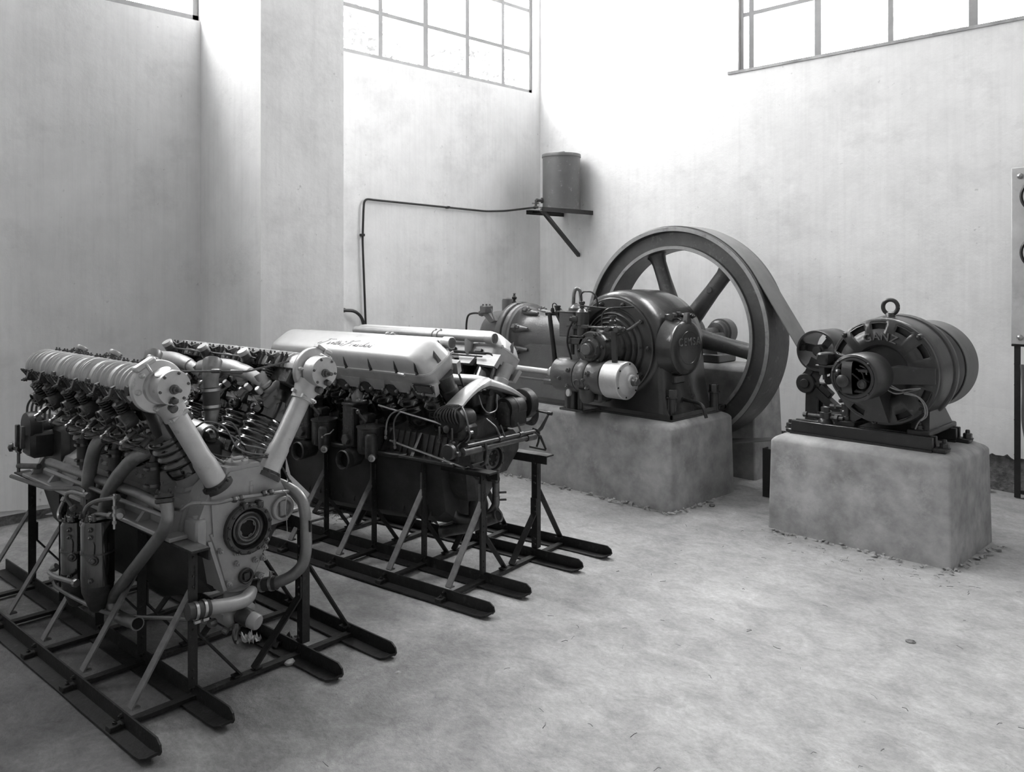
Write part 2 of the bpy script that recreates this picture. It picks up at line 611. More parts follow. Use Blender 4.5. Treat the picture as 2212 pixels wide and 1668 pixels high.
# windows: steel glazing bars and single panes
def window(name, o, ux, n, w, h, ubars, zbars, wide=()):
    """o = lower corner, ux along the wall, n into the room; bars at distances along ux and heights"""
    o, ux, n = Vector(o), Vector(ux), Vector(n)
    fr = MB()
    up = Vector((0, 0, 1))
    def bar(a, b, wd):
        fr.strip(a, b, wd, .03, n)
    bar(o + up * .02, o + ux * w + up * .02, .05)
    bar(o + up * (h - .02), o + ux * w + up * (h - .02), .05)
    bar(o + ux * .02, o + ux * .02 + up * h, .045)
    bar(o + ux * (w - .02), o + ux * (w - .02) + up * h, .045)
    root = obj(name, fr, 'frame', kind='structure')
    for i, u in enumerate(ubars):
        g = MB()
        wd = wide[i] if i < len(wide) else .035
        g.strip(o + ux * u, o + ux * u + up * h, wd, .026, n)
        obj('glazing_bar', g, 'frame', root)
    for z in zbars:
        g = MB()
        g.strip(o + up * z, o + ux * w + up * z, .038, .024, n)
        obj('glazing_bar', g, 'frame', root)
    us = [0.] + sorted(ubars) + [w]
    zs = [0.] + sorted(zbars) + [h]
    for i in range(len(us) - 1):
        for j in range(len(zs) - 1):
            g = MB()
            a = o + ux * us[i] + up * zs[j] - n * .004
            g.strip(a + up * (zs[j + 1] - zs[j]) / 2, a + ux * (us[i + 1] - us[i]) + up * (zs[j + 1] - zs[j]) / 2, zs[j + 1] - zs[j], .004, n)
            obj('pane', g, 'glass', root)
    return root
lw = lambda y: y
w1 = window('window_1', (XL - .06, LW0, LS), (0, 1, 0), (1, 0, 0), LW1 - LW0, LT - LS, [.9, 1.62, 2.17, 2.73, 3.25], [.45, .93, 1.42, 1.9], (.05, .045, .06, .05, .04))
w2 = window('window_2', (RW0 + .0, YR + .20, RS), (1, 0, 0), (0, -1, 0), RW1 - RW0, RT - RS, [.12, .76, 1.38, 2.0], [.56, 1.12, 1.7, 2.2], (.05, .06, .045, .065))
w3 = window('window_3', (XW - .05, NW0, NS), (0, 1, 0), (1, 0, 0), NW1 - NW0, NT - NS, [.9, 1.8], [.6, 1.2, 1.85])
# sills: the thin cement edges under the two visible windows
slab('trim_3', [(RW0 - .01, RW1, YR - .015, YR + .3, RS - .025, RS + .0)], 'concrete')
portal('daylight_left', (XL - .17, (LW0 + LW1) / 2, (LS + LT) / 2), (1, 0, 0), LW1 - LW0, LT - LS)
portal('daylight_right', ((RW0 + RW1) / 2, YR + .34, (RS + RT) / 2), (0, -1, 0), RW1 - RW0, RT - RS)
portal('daylight_left_near', (XW - .15, (NW0 + NW1) / 2, (NS + NT) / 2), (1, 0, 0), NW1 - NW0, NT - NS)
# ------------------------------------------------------------------ angle-iron sledge stands (two)
def build_stand(loc, rz, label, skid_y, front, rear, stations, zr=.585, lead=.09, bracef=1.):
    root = thing('engine_stand', label, 'stand', loc, rz, None)
    ya, yb, yc, yd = skid_y
    # four skids: upright web, foot turned towards the camera side, tips rounded and curled
    for y, dx in zip(skid_y, (0., .0, .015, .03)):
        b = MB()
        x1, t, h, w = front + dx, .007, .060, .062
        b.box(rear, x1 - .08, y - t, y, 0, h)
        web = [(x1 - .08, 0), (x1 - .01, .008), (x1, .022), (x1 - .006, .045), (x1 - .03, h), (x1 - .08, h)]
        b.prism(web, y - t, y, ux=(1, 0, 0), uy=(0, 0, 1), uz=(0, 1, 0))
        b.box(rear, x1 - .08, y - w, y - t, 0, t)
        ft = []
        for xx, zz, ww in ((x1 - .08, 0., w), (x1 - .035, .004, w), (x1 - .008, .012, w - .012), (x1 + .004, .022, w - .034)):
            ft.append([(xx, y - ww, zz), (xx, y - t, zz), (xx, y - t, zz + t), (xx, y - ww, zz + t)])
        b.loft(ft)
        obj('skid', b, 'rail', root)
    # two top rails: plate outwards, web hanging on the inner side
    for y, s in ((yb, -1), (yc, 1)):
        b = MB()
        b.angle((-1.75, y + s * -.012, zr), (lead, y + s * -.012, zr), (0, s, 0), (0, 0, -1), .072, .045, .007)
        o = obj('top_rail', b, 'rail', root)
        d = MB()
        d.box(-.55, lead - .004, min(y - s * .010, y + s * .058), max(y - s * .010, y + s * .058), zr, zr + .0015)
        obj('dusty_face', d, 'dustrail', o)
    post = MB()
    post.angle((0, 0, .058), (0, 0, zr - .012), (-1, 0, 0), (0, -1, 0), .038, .036, .006)
    pm = post.mesh('post', 'rail')
    postf = MB()
    postf.angle((0, 0, .058), (0, 0, zr - .012), (-1, 0, 0), (0, 1, 0), .038, .036, .006)
    pf = postf.mesh('post', 'rail')
    riv = MB()
    for z in (.09, .12, .27, .30, .43, .47, .54):
        riv.lathe([(.005, 0), (.004, .003), (.002, .004), (0, .0045)], (-.017, -.006, z), (0, -1, 0), 8)
        riv.lathe([(.005, 0), (.004, .003), (.002, .004), (0, .0045)], (0.0, -.018, z), (1, 0, 0), 8)
    rm = riv.mesh('rivets', 'rail')
    L = yd - ya
    bar = MB()
    bar.strip((0, ya - .03, .014), (0, yd, .014), .036, .014, (0, 0, 1))
    bm_ = bar.mesh('cross_bar', 'rail')
    def brace(y0, z0, y1, z1, lap, s):
        b = MB()
        p0, p1 = Vector((0, y0, z0)), Vector((0, y1, z1))
        b.strip(p0 + Vector((0, 0, lap)), p0, .038, .007, (0, s, 0))
        b.strip(p0, p1, .036, .007, (0, s, .35))
        b.strip(p1, p1 + Vector((0, -.03 * s, 0)), .034, .006, (0, 0, 1))
        return b
    b1 = brace(yb - .012, .42, ya + .02, .058, .09, -1).mesh('outer_brace', 'dustrail')
    b2 = brace(yc + .012, .42, yd - .02, .058, .09, 1).mesh('outer_brace', 'rail')
    i1 = brace(yb + .006, .25, -.03, .028, .09, 1).mesh('inner_brace', 'rail')
    i2 = brace(yc - .006, .25, .03, .028, .09, -1).mesh('inner_brace', 'rail')
    for k, x in enumerate(stations):
        for nm, me, xx, y in (('post', pm, x + .019, yb), ('post', pf, x + .019, yc)):
            p = obj(nm, me, None, root, (xx, y, 0))
            if nm == 'post' and y == yb:
                obj('rivets', rm, None, p, kind='stuff')
            elif y == yc:
                r = obj('rivets', rm, None, p, kind='stuff')
                r.location.y = -.002
        obj('cross_bar', bm_, None, root, (x, 0, 0))
        obj('outer_brace', b1, None, root, (x, 0, 0))
        obj('outer_brace', b2, None, root, (x, 0, 0))
        obj('inner_brace', i1, None, root, (x, 0, 0))
        obj('inner_brace', i2, None, root, (x, 0, 0))
        c = MB()
        c.cbox(x - .02, x + .02, ya - .058, ya - .018, .004, .026, .003)
        c.bolt((x, ya - .034, .026), (0, 0, 1), .008, .008)
        c.bolt((x, ya - .007, .044), (0, -1, 0), .009, .010)
        for yy in (yb, yc, yd):
            c.bolt((x + .012, yy - .007, .048), (0, -1, 0), .006, .006)
            c.bolt((x - .012, yy - .007, .034), (0, -1, 0), .006, .006)
        obj('clamp_block', c, 'rail', root)
    return root
def at(rz, x, y, z=0.):
    a = math.radians(rz)
    return (x * math.cos(a) - y * math.sin(a), x * math.sin(a) + y * math.cos(a), z)
RA, RB = 3.2, 7.9
EA_O, EB_O = at(RA, -2.98, 1.765), at(RB, -2.80, 3.563)
def local(o, rz, x, y, z=0):
    v = at(rz, x, y)
    return (o[0] + v[0], o[1] + v[1], z)
standA = build_stand(local(EA_O, RA, .01, 0), RA, 'black angle-iron sledge stand under the nearest engine with exposed valve springs', (-.478, -.215, .245, .505), .285, -2.05, (0., -.42, -.83, -1.24, -1.64))
standB = build_stand(local(EB_O, RB, .095, 0), RB, 'black angle-iron sledge stand under the engine with smooth silver cam covers', (-.505, -.212, .245, .525), .31, -2.05, (0., -.41, -.80, -1.21, -1.62))
# ------------------------------------------------------------------ nearest V-twelve, valve gear exposed
ZC = .593
C3, S3 = math.cos(PI / 6), .5
def bankT(side):
    """bank coordinates (x along the crank, s outwards across the bank, r up the bank) -> engine coordinates"""
    return Matrix(((1, 0, 0, 0), (0, side * C3, side * S3, 0), (0, -S3, C3, ZC), (0, 0, 0, 1)))
def bk(side, x, s, r):
    return bankT(side) @ Vector((x, s, r))
EA = thing('aero_engine', 'nearest twelve-cylinder V engine with exposed valve springs and two light drive tubes', 'engine', EA_O, RA)
XS = [-.205 - .177 * i for i in range(6)]
# crankcase
b = MB()
up = [(-.218, .592), (-.215, .625), (-.186, .715), (-.03, .815), (.03, .815), (.186, .715), (.215, .625), (.218, .592)]
b.prism(up, -1.60, -.10)
for i in range(7):
    x = -.13 - .235 * i
    for s in (-1, 1):
        b.hull([(x - .012, s * .20, .60), (x + .012, s * .20, .60), (x - .012, s * .27, .60), (x + .012, s * .27, .60), (x - .008, s * .19, .70), (x + .008, s * .19, .70)])
cc = obj('crankcase', b, 'grey', EA)
b = MB()
for s in (-1, 1):
    b.cbox(-1.60, -.05, min(s * .19, s * .285), max(s * .19, s * .285), .587, .604, .004)
obj('mounting_flange', b, 'grey', EA)
b = MB()
secs = []
for x, w, z in ((-1.58, .15, .38), (-1.45, .19, .27), (-1.1, .19, .21), (-.5, .185, .215), (-.12, .17, .33), (-.07, .16, .42)):
    secs.append([(x, -.215, .588), (x, -w, z + .12), (x, -w * .45, z), (x, w * .45, z), (x, w, z + .12), (x, .215, .588)])
b.loft(secs)
obj('oil_sump', b, 'sump', EA)
# timing case with its nose
b = MB()
oc = [(-.205, .590), (-.198, .655), (-.165, .735), (-.150, .765), (-.085, .815), (-.080, .842), (.060, .842), (.070, .825), (.118, .795), (.155, .755), (.185, .700), (.200, .640), (.195, .580), (-.165, .560)]
b.prism(oc, -.13, .0)
b.hull([(x, y, z) for x, k in ((-.13, 1.), (.008, .93)) for y, z in ((-.15 * k, .59), (.15 * k, .59), (-.16 * k, .74), (.15 * k, .74), (-.07, .825), (.06, .825))])
tcase = obj('timing_case', b, 'grey', EA)
b = MB()
secs = []
for z, y0, y1, x0, x1 in ((.60, -.165, .115, -.15, .004), (.52, -.135, .095, -.14, .006), (.45, -.115, .075, -.12, .004), (.38, -.092, .045, -.10, -.004), (.352, -.085, .038, -.09, -.01)):
    secs.append([(x0, y0, z), (x1 - .012, y0, z), (x1, y0 + .014, z), (x1, y1 - .014, z), (x1 - .012, y1, z), (x0, y1, z)])
b.loft(secs)
b.prism([(-.165, .575), (-.150, .575), (-.085, .37), (-.10, .37)], -.12, .012)
nose = obj('gear_nose', b, 'grey', EA)
b = MB()
b.cbox(-.08, .012, -.212, -.165, .555, .665, .008)
b.cyl((-.03, -.188, .60), (-.03, -.188, .678), .014)
obj('lug', b, 'grey', EA)
for y, z in [(-.115, .529), (-.043, .462), (.037, .457), (.060, .389), (-.078, .393), (.085, .530), (.078, .500), (-.045, .505), (.072, .456)]:
    q = MB()
    q.cyl((-.01, y, z), (.016, y, z), .0115, 12)
    q.bolt((.014, y, z), (1, 0, 0), .0085, .013)
    obj('bolt', q, 'grey', nose)
b = MB()
b.rings([(.100, .0), (.100, .022), (.094, .028), (.080, .028), (.080, -.0)], (0.006, 0, ZC), (1, 0, 0), 40)
for k in range(14):
    a = 2 * PI * k / 14 + .2
    b.bolt((.032, .091 * math.cos(a), ZC + .091 * math.sin(a)), (1, 0, 0), .0065, .008)
b.cbox(.006, .04, -.03, -.008, .672, .70, .004)
b.cbox(.006, .04, .035, .060, .668, .695, .004)
hub = obj('crank_flange', b, 'dkgrey', EA)
b = MB()
b.lathe([(.081, .0), (.081, .004), (.0, .004)], (.006, 0, ZC), (1, 0, 0), 40)
obj('bore_shade', b, 'hole', hub)  # black disc painted as the shade deep in the flange
b = MB()
b.rings([(.066, 0), (.066, .012), (.060, .016), (.054, .010), (.048, .018), (.044, .018), (.038, .010), (.038, 0)], (.010, 0, ZC), (1, 0, 0), 40)
obj('ball_bearing', b, 'dksteel', hub)
b = MB()
b.rings([(.038, 0), (.038, .008), (.033, .008), (.033, 0)], (.010, 0, ZC), (1, 0, 0), 32)
for k in range(4):
    a = 2 * PI * k / 4 + .4
    b.hull([(.010 + h, ZR * math.cos(a + t), ZC + ZR * math.sin(a + t)) for h in (0, .006) for ZR, t in ((.034, -.30), (.034, .30), (.028, -.24), (.028, .24))])
obj('splined_sleeve', b, 'dksteel', hub)
b = MB()
b.rings([(.031, 0), (.031, .012), (.027, .016), (.022, .012), (.022, 0)], (.004, -.003, .404), (1, 0, 0), 28)
b.lathe([(.022, 0), (.022, .004), (0, .004)], (.004, -.003, .404), (1, 0, 0), 24)
b.cbox(.004, .018, -.016, .010, .390, .418, .003)
obj('gear_plug', b, 'dkgrey', nose)
# round tachometer-drive cover on the right shoulder
b = MB()
b.rings([(.050, 0), (.050, .020), (.046, .024), (.037, .024), (.037, .0)], (.0, .160, .638), (1, 0, 0), 32)
b.lathe([(.037, .0), (.037, .006), (0, .006)], (.0, .160, .638), (1, 0, 0), 28)
b.cbox(.004, .018, .148, .176, .606, .672, .004)
rc = obj('round_cover', b, 'grey', EA)
b = MB()
b.tube([(.03, .150, .716), (.032, .168, .70), (.034, .160, .64), (.036, .165, .59), (.036, .168, .545)], .0016, 5)
obj('tag_string', b, 'stone', rc)
b = MB()
b.cyl((-.0, .021, .715), (-.0, .021, .756), .013)
b.cyl((-.0, .021, .756), (-.0, .021, .774), .0115)
obj('breather', b, 'grey', EA)
b = MB()
b.drum((-.045, -.01, .838), (-.045, -.01, .858), .044)
b.cbox(-.06, -.03, -.03, .014, .856, .868, .004)
for k in range(6):
    a = k * PI / 3
    b.bolt((-.045 + .038 * math.cos(a), -.01 + .038 * math.sin(a), .857), (0, 0, 1), .005, .006)
obj('filler_cap', b, 'grey', EA)
# small oil pipe across the case front
b = MB()
b.tube([(-.10, -.245, .70), (.0, -.262, .718), (.022, -.245, .742), (.026, -.205, .736), (.03, -.14, .722), (.03, -.06, .724), (.03, .03, .718), (.028, .145, .710), (.01, .19, .70)], .0075, 8, .03)
op = obj('oil_pipe', b, 'copper', EA)
for y in (-.075, -.045, .055, .085):
    q = MB()
    q.lathe([(.010, 0), (.013, .004), (.013, .016), (.010, .020)], (.03, y, .7225 - .03 * max(0, y)), (0, 1, -.03), 6)
    obj('pipe_union', q, 'dksteel', op)
# cylinders: light barrel, black corrugated water jacket, per bank
for side in (-1, 1):
    T = bankT(side)
    b = MB(T)
    b.lathe([(.082, .195), (.082, .208), (.066, .214), (.066, .292)], (0, 0, 0), (0, 0, 1), 28)
    for k in range(8):
        a = 2 * PI * (k + .5) / 8
        b.bolt((.075 * math.cos(a), .075 * math.sin(a), .208), (0, 0, 1), .0065, .009)
    barrel = b.mesh('barrel', 'grey')
    b = MB(T)
    pr = [(.066, .258), (.0765, .262), (.0775, .300)]
    pr += [(.0795 + .0055 * math.cos((z - .322) / .0345 * 2 * PI), z) for z in [.304 + .00431 * q for q in range(33)]]
    pr += [(.0775, .44), (.080, .455)]
    b.lathe(pr + [(.078, .50), (.070, .535), (.06, .56)], (0, 0, 0), (0, 0, 1), 30)
    # squared head of the jacket, shouldered towards both ports
    b.hull([(x, s, r) for x, s, r in [(-.068, -.078, .47), (.068, -.078, .47), (-.068, .078, .47), (.068, .078, .47), (-.075, -.060, .545), (.075, -.060, .545), (-.075, .060, .545), (.075, .060, .545), (-.06, -.055, .60), (.06, -.055, .60), (-.06, .055, .60), (.06, .055, .60), (-.055, -.094, .50), (.055, -.094, .50), (-.05, -.086, .545), (.05, -.086, .545)]])
    jacket = b.mesh('water_jacket', 'black', 55)
    # inner core plugs and primer bosses (towards the vee)
    b = MB(T)
    b.lathe([(.022, 0), (.022, .02), (.016, .028)], (.035, -.078, .455), (0, -1, .1), 14)
    b.lathe([(.009, .02), (.009, .034), (.004, .034)], (.035, -.078, .455), (0, -1, .1), 10)
    b.cyl((-.03, -.07, .515), (-.03, -.118, .525), .012, 12)
    boss = b.mesh('jacket_boss', 'black')
    b = MB(T)
    b.lathe([(.0125, 0), (.0125, .03), (.010, .032)], (-.03, -.112, .523), (0, -1, .2), 12)
    cap = b.mesh('primer_cap', 'alu')
    b = MB(T)
    b.lathe([(.0125, 0), (.0125, .03), (.010, .032)], (.03, -.095, .520), (.1, -1, .25), 12)
    cap2 = b.mesh('primer_cap', 'alu')
    pairs = {}
    for s0 in (-1, 1):
        b = MB(T)
        b.lathe([(.024, .565), (.024, .574), (.017, .576)], (.016, s0 * .086, 0), (0, 0, 1), 16)
        b.lathe([(.019, .640), (.0265, .643), (.0265, .649), (.012, .655), (.008, .672)], (.016, s0 * .086, 0), (0, 0, 1), 16)
        r_ = b.mesh('spring_retainer', 'dksteel')
        b = MB(T)
        b.spring((.016, s0 * .086, .575), (.016, s0 * .086, .642), .0225, .0033, 6, 5, 10)
        sp_ = b.mesh('valve_spring', 'satin')
        b = MB(T)
        b.hull([(.016 + dx, s0 * s_, q_) for dx in (-.009, .009) for s_, q_ in ((.064, .664), (.066, .712), (.082, .714), (.106, .690), (.108, .678), (.090, .664))])
        b.cyl((.016 - .020, s0 * .092, .684), (.016 + .020, s0 * .092, .684), .0065, 10)
        b.bolt((.016, s0 * .108, .684), (0, s0, .4), .0085, .014)
        rk_ = b.mesh('rocker_arm', 'dksteel')
        pairs[s0] = (sp_, r_, rk_)
    b = MB(T)
    b.lathe([(.030, 0), (.034, .010), (.034, .050), (.031, .056), (.028, .056), (.028, .048), (.0, .048)], (0, .070, .575), (0, 1, .05), 22)
    port = b.mesh('exhaust_port', 'dkgrey')
    b = MB(T)
    b.rings([(.0345, .052), (.0345, .057), (.0315, .058), (.030, .055)], (0, .070, .575), (0, 1, .05), 22)
    b.lathe([(.027, .0495), (.010, .051), (.008, .062), (0, .064)], (0, .070, .575), (0, 1, .05), 18)
    b.tube([(-.034, .112, .575), (-.03, .132, .573), (.03, .132, .573), (.034, .112, .575)], .003, 6, .008)
    portrim = b.mesh('port_cover', 'dksteel')
    b = MB(T)
    b.lathe([(.018, .0), (.018, .015), (.011, .018)], (-.02, .075, .515), (0, 1, -.05), 10)
    b.lathe([(.009, .015), (.012, .03), (.012, .048)], (-.02, .075, .515), (0, 1, -.1), 8)
    plugb = b.mesh('spark_plug', 'dksteel')
    b = MB(T)
    b.lathe([(.0085, .046), (.0105, .050), (.0105, .058), (.007, .061), (.007, .072), (.009, .075), (.009, .082), (.004, .086)], (-.02, .075, .515), (0, 1, -.1), 8)
    plugt = b.mesh('plug_insulator', 'steel')
    b = MB(T)
    b.lathe([(.019, 0), (.019, .012), (.012, .018), (.012, .055), (.010, .055), (.010, .04)], (.055, .070, .49), (.1, 1, -.2), 12)
    air = b.mesh('air_start_valve', 'dkgrey')
    for i, x in enumerate(XS):
        fl_ = 1 if i % 2 else -1
        cy = obj('cylinder', barrel, None, EA, (x, 0, 0))
        obj('water_jacket', jacket, None, cy)
        obj('jacket_boss', boss, None, cy)
        obj('primer_cap', cap, None, cy)
        if i == 0:
            obj('primer_cap', cap2, None, cy)
        for s0 in (-1, 1):
            vg = obj('valve_spring', pairs[s0][0], None, EA, (x - .016 + .016 * fl_, 0, 0))
            obj('spring_retainer', pairs[s0][1], None, vg)
            obj('rocker_arm', pairs[s0][2], None, EA, (x - .016 + .016 * fl_, 0, 0))
        ep = obj('exhaust_port', port, None, EA, (x, 0, 0))
        obj('port_cover', portrim, None, ep)
        sp = obj('spark_plug', plugb, None, EA, (x, 0, 0))
        obj('plug_insulator', plugt, None, sp)
        if i % 2 == 0:
            obj('air_start_valve', air, None, EA, (x, 0, 0))
    # cam carrier between the spring rows, then the ribbed light cover
    b = MB(T)
    b.cbox(-1.17, -.09, -.058, .058, .59, .672, .006)
    obj('cam_carrier', b, 'dkgrey', EA)
    b = MB(T)
    secs = []
    xs_ = []
    ribs = []
    for i, x in enumerate(XS):
        ribs += [x + .070, x + .060, x + .034, x + .024, x - .006, x - .016, x - .046, x - .056]
    x = -.065
    while x > -1.175:
        xs_.append(x)
        x -= .0028
    for x in xs_:
        R = .0715
        for q in ribs:
            R += .0075 * math.exp(-((x - q) / .0028) ** 2)
        row = []
        for k in range(15):
            a = math.radians(-108 + 216 * k / 14)
            row.append((x, R * math.sin(a), .676 + R * math.cos(a) * .93))
        secs.append(row)
    b.loft(secs)
    cov = obj('cam_cover', b, 'alu', EA)
    b = MB(T)
    for i, x in enumerate(XS):
        for dx in (-.062, -.03, .03, .062):
            for s0 in (-1, 1):
                b.bolt((x + dx, s0 * .079, .700), (0, s0 * .45, .9), .0075, .012)
                b.cyl((x + dx, s0 * .074, .650), (x + dx, s0 * .079, .702), .0085, 8)
    obj('cover_nuts', b, 'dkgrey', cov, kind='stuff')
    q = MB(T)
    q.lathe([(.019, 0), (.019, .010), (.012, .013), (.0, .013)], (0, .066, .700), (0, 1, .45), 14)
    qm = q.mesh('cover_plug', 'dkgrey')
    for i in (0, 2, 4):
        obj('cover_plug', qm, None, cov, (XS[i] - .0885 + (.177 if i == 0 else .177) , 0, 0))
    # bevel-gear housing at the front: dished disc, drum, clamp, shaft end
    b = MB(T)
    b.lathe([(.072, -.075), (.084, -.055), (.094, -.046), (.0985, -.040), (.0985, -.022), (.0955, -.017), (.085, -.013), (.064, -.008), (.062, .010)], (0, .0, .682), (1, 0, 0), 56)
    b.cbox(-.05, -.010, -.042, .042, .768, .790, .006)
    b.cbox(-.02, -.004, -.005, .005, .72, .782, .003)
    for a in (20, 65, 200, 250, 310):
        a = math.radians(a)
        b.lathe([(.012, -.018), (.010, .002), (.008, .006)], (-.006, .080 * math.cos(a), .682 + .080 * math.sin(a)), (1, 0, 0), 10)
        b.bolt((-.001, .080 * math.cos(a), .682 + .080 * math.sin(a)), (1, 0, 0), .006, .008)
    hs = obj('cam_drive_housing', b, 'alubright', EA)
    off = -.014
    b = MB(T)
    b.lathe([(.064, 0), (.064, .062), (.0625, .066), (0, .066)], (.006, off, .676), (1, 0, 0), 44)
    b.lathe([(.030, 0), (.030, .006), (.026, .008), (.0, .008)], (.040, off - .004, .736), (.25, 0, 1), 20)
    dr = obj('drive_drum', b, 'alubright', hs)
    b = MB(T)
    for k in range(6):
        a = 2 * PI * (k + .3) / 6
        b.lathe([(.0058, 0), (.0058, .0035), (.004, .005), (0, .005)], (.0715, off + .054 * math.cos(a), .676 + .054 * math.sin(a)), (1, 0, 0), 10)
    obj('drum_screws', b, 'dksteel', dr, kind='stuff')
    b = MB(T)
    b.lathe([(.018, 0), (.018, .006), (.013, .008), (.013, .022), (.008, .024), (.008, .046), (.005, .048)], (.072, off + .004, .672), (1, 0, 0), 12)
    b.lathe([(.013, 0), (.015, .008), (.012, .016), (.012, .024), (.008, .026), (.004, .028)], (.072, off + .028, .640), (1, 0, 0), 6)
    b.lathe([(.016, -.012), (.016, .010), (.011, .014)], (.045, off + .032, .605), (1, .2, -.2), 12)
    obj('tachometer_drive', b, 'dksteel', dr)
    # light drive tube down to the crankcase
    b = MB(T)
    b.lathe([(.043, .232), (.043, .330), (.0385, .345), (.0385, .560)], (-.02, 0, 0), (0, 0, 1), 30)
    b.lathe([(.047, .545), (.047, .575), (.055, .600), (.060, .625)], (-.02, 0, 0), (0, 0, 1), 30)
    dt = obj('drive_tube', b, 'alubright', EA)
    b = MB(T)
    b.cyl((.018, -.034, .556), (.018, .034, .556), .009, 10)
    b.bolt((.018, .036, .556), (0, 1, 0), .008, .008)
    b.cyl((-.02, -.062, .566), (-.02, -.045, .566), .008, 8)
    obj('clamp_bolt', b, 'alu', dt)
    b = MB(T)
    b.lathe([(.058, .205), (.058, .222), (.046, .226), (.046, .236)], (-.02, 0, 0), (0, 0, 1), 30)
    for k in range(6):
        a = 2 * PI * (k + .5) / 6
        b.bolt((-.02 + .052 * math.cos(a), .052 * math.sin(a), .222), (0, 0, 1), .006, .008)
    obj('tube_flange', b, 'dkgrey', dt)
    # ignition conduit on the outer side
    b = MB(T)
    b.tube([(-1.14, .115, .452), (-.15, .115, .447)], .009, 8)
    cd = obj('ignition_conduit', b, 'dkgrey', EA)
    b = MB(T)
    b.tube([(-.03, .115, .455), (-.045, .145, .465), (-.035, .162, .485), (-.02, .158, .500)], .003, 5, .02)
    lead_ = b.mesh('plug_lead', 'rubber')
    for x in XS:
        obj('plug_lead', lead_, None, cd, (x, 0, 0))
    # intake manifolds in the vee with their risers
    mm = MB(T)
    mm.tube([(.02, -.090, .562), (-.04, -.112, .578), (-.10, -.135, .590), (-.24, -.140, .600), (-.40, -.130, .598), (-.52, -.110, .590)], [.026, .027, .031, .034, .034, .030], 14, .05)
    for xx in (0.0, -.177, -.354):
        mm.tube([(xx, -.125, .592), (xx + .01, -.105, .575), (xx + .02, -.062, .545)], [.025, .023, .023], 12)
        mm.lathe([(.029, 0), (.029, .008), (.023, .012)], (xx + .015, -.082, .560), (-.1, -.8, .5), 14)
    mm.tube([(-.33, -.135, .594), (-.30, -.150, .57), (-.28, -.172, .53)], [.036, .036, .033], 14)
    mmesh = mm.mesh('intake_manifold', 'alu')
    for k in (0, 1):
        obj('intake_manifold', mmesh, None, EA, (-.205 - .531 * k, 0, 0))
    # round-capped air distributors leaning over the vee
    dd = MB(T)
    dd.lathe([(.022, 0), (.024, .012), (.024, .052), (.022, .056)], (0, -.098, .640), (0, -.75, .42), 18)
    dd.rings([(.0262, .014), (.0262, .028), (.0242, .028), (.0242, .014)], (0, -.098, .640), (0, -.75, .42), 18)
    dmesh = dd.mesh('air_distributor', 'dkgrey')
    dc = MB(T)
    dc.lathe([(.025, .054), (.026, .058), (.026, .070), (.024, .073), (0, .073)], (0, -.098, .640), (0, -.75, .42), 20)
    dcm = dc.mesh('cap', 'alu')
    for x in (-.36, -.715, -1.07):
        o = obj('air_distributor', dmesh, None, EA, (x, 0, 0))
        obj('cap', dcm, None, o)
    b = MB(T)
    b.tube([(-1.10, -.118, .662), (-.30, -.118, .662)], .004, 6)
    for x in (-.56, -.90):
        b.lathe([(.008, 0), (.009, .02), (.006, .05), (.004, .06)], (x, -.118, .662), (1, 0, 0), 8)
    obj('control_rod', b, 'dksteel', EA)
# vertical rubber-sleeved risers in the vee
for y, x in ((-.02, -.235), (-.02, -.766)):
    b = MB()
    b.tube([(x, y, .985), (x + .015, y, 1.04), (x, y, 1.16), (x, y + .004, 1.205), (x - .02, y + .02, 1.23)], [.026, .030, .032, .037, .040], 18)
    rs = obj('intake_riser', b, 'copper', EA)
    b = MB()
    b.cyl((x + .012, y, 1.035), (x + .002, y, 1.128), .034, 20)
    obj('rubber_sleeve', b, 'rubber', rs)
    for z in (1.045, 1.112):
        b = MB()
        b.rings([(.0365, 0), (.0365, .011), (.034, .011), (.034, 0)], (x + .012 - (z - 1.035) * .1, y, z), (-.1, 0, 1), 20)
        b.cbox(x - .045, x - .032, y - .01, y + .01, z - .004, z + .014, .002)
        obj('hose_clamp', b, 'steel', rs)
b = MB()
b = MB()
b.tube([(-.36, -.08, 1.190), (-.14, -.05, 1.205), (-.03, .02, 1.205), (.0, .20, 1.235)], .0045, 6, .02)
b.lathe([(.009, 0), (.009, .045), (.006, .05)], (-.16, -.053, 1.204), (.22, .03, .015), 8)
b.lathe([(.009, 0), (.009, .045), (.006, .05)], (-.075, -.02, 1.205), (.11, .07, 0), 8)
obj('throttle_rod', b, 'dksteel', EA)
# generator, domed cap and loose wires in the vee
b = MB()
b.lathe([(.044, 0), (.044, .17), (.040, .19)], (-.46, -.01, .935), (1, .02, -.06), 22)
vg = obj('starter_motor', b, 'alu', EA)
b = MB()
b.lathe([(.030, 0), (.034, .004), (.034, .010), (.028, .03), (.016, .044), (0, .048)], (-.272, -.006, .922), (1, .02, -.06), 20)
obj('domed_cap', b, 'black', vg)
b = MB()
b.cbox(-.44, -.25, -.06, .05, .80, .905, .02)
obj('starter_bracket', b, 'dkgrey', vg)
wires = [[(-.30, -.05, .96), (-.20, -.06, 1.0), (-.16, .0, .98), (-.10, .02, .89), (-.06, .05, .868), (-.02, .10, .862)],
         [(-.30, .03, .96), (-.22, .06, .985), (-.14, .06, .94), (-.09, .03, .88), (-.05, .07, .865)],
         [(-.25, .05, .93), (-.20, .09, .90), (-.12, .07, .89), (-.08, .10, .885), (-.03, .13, .870)],
         [(-.22, -.07, .93), (-.18, -.06, .87), (-.10, -.02, .857), (-.03, .03, .857), (.0, .12, .855), (-.02, .18, .80), (-.02, .215, .735)],
         [(-.20, -.06, .90), (-.13, -.07, .87), (-.085, -.06, .855)]]
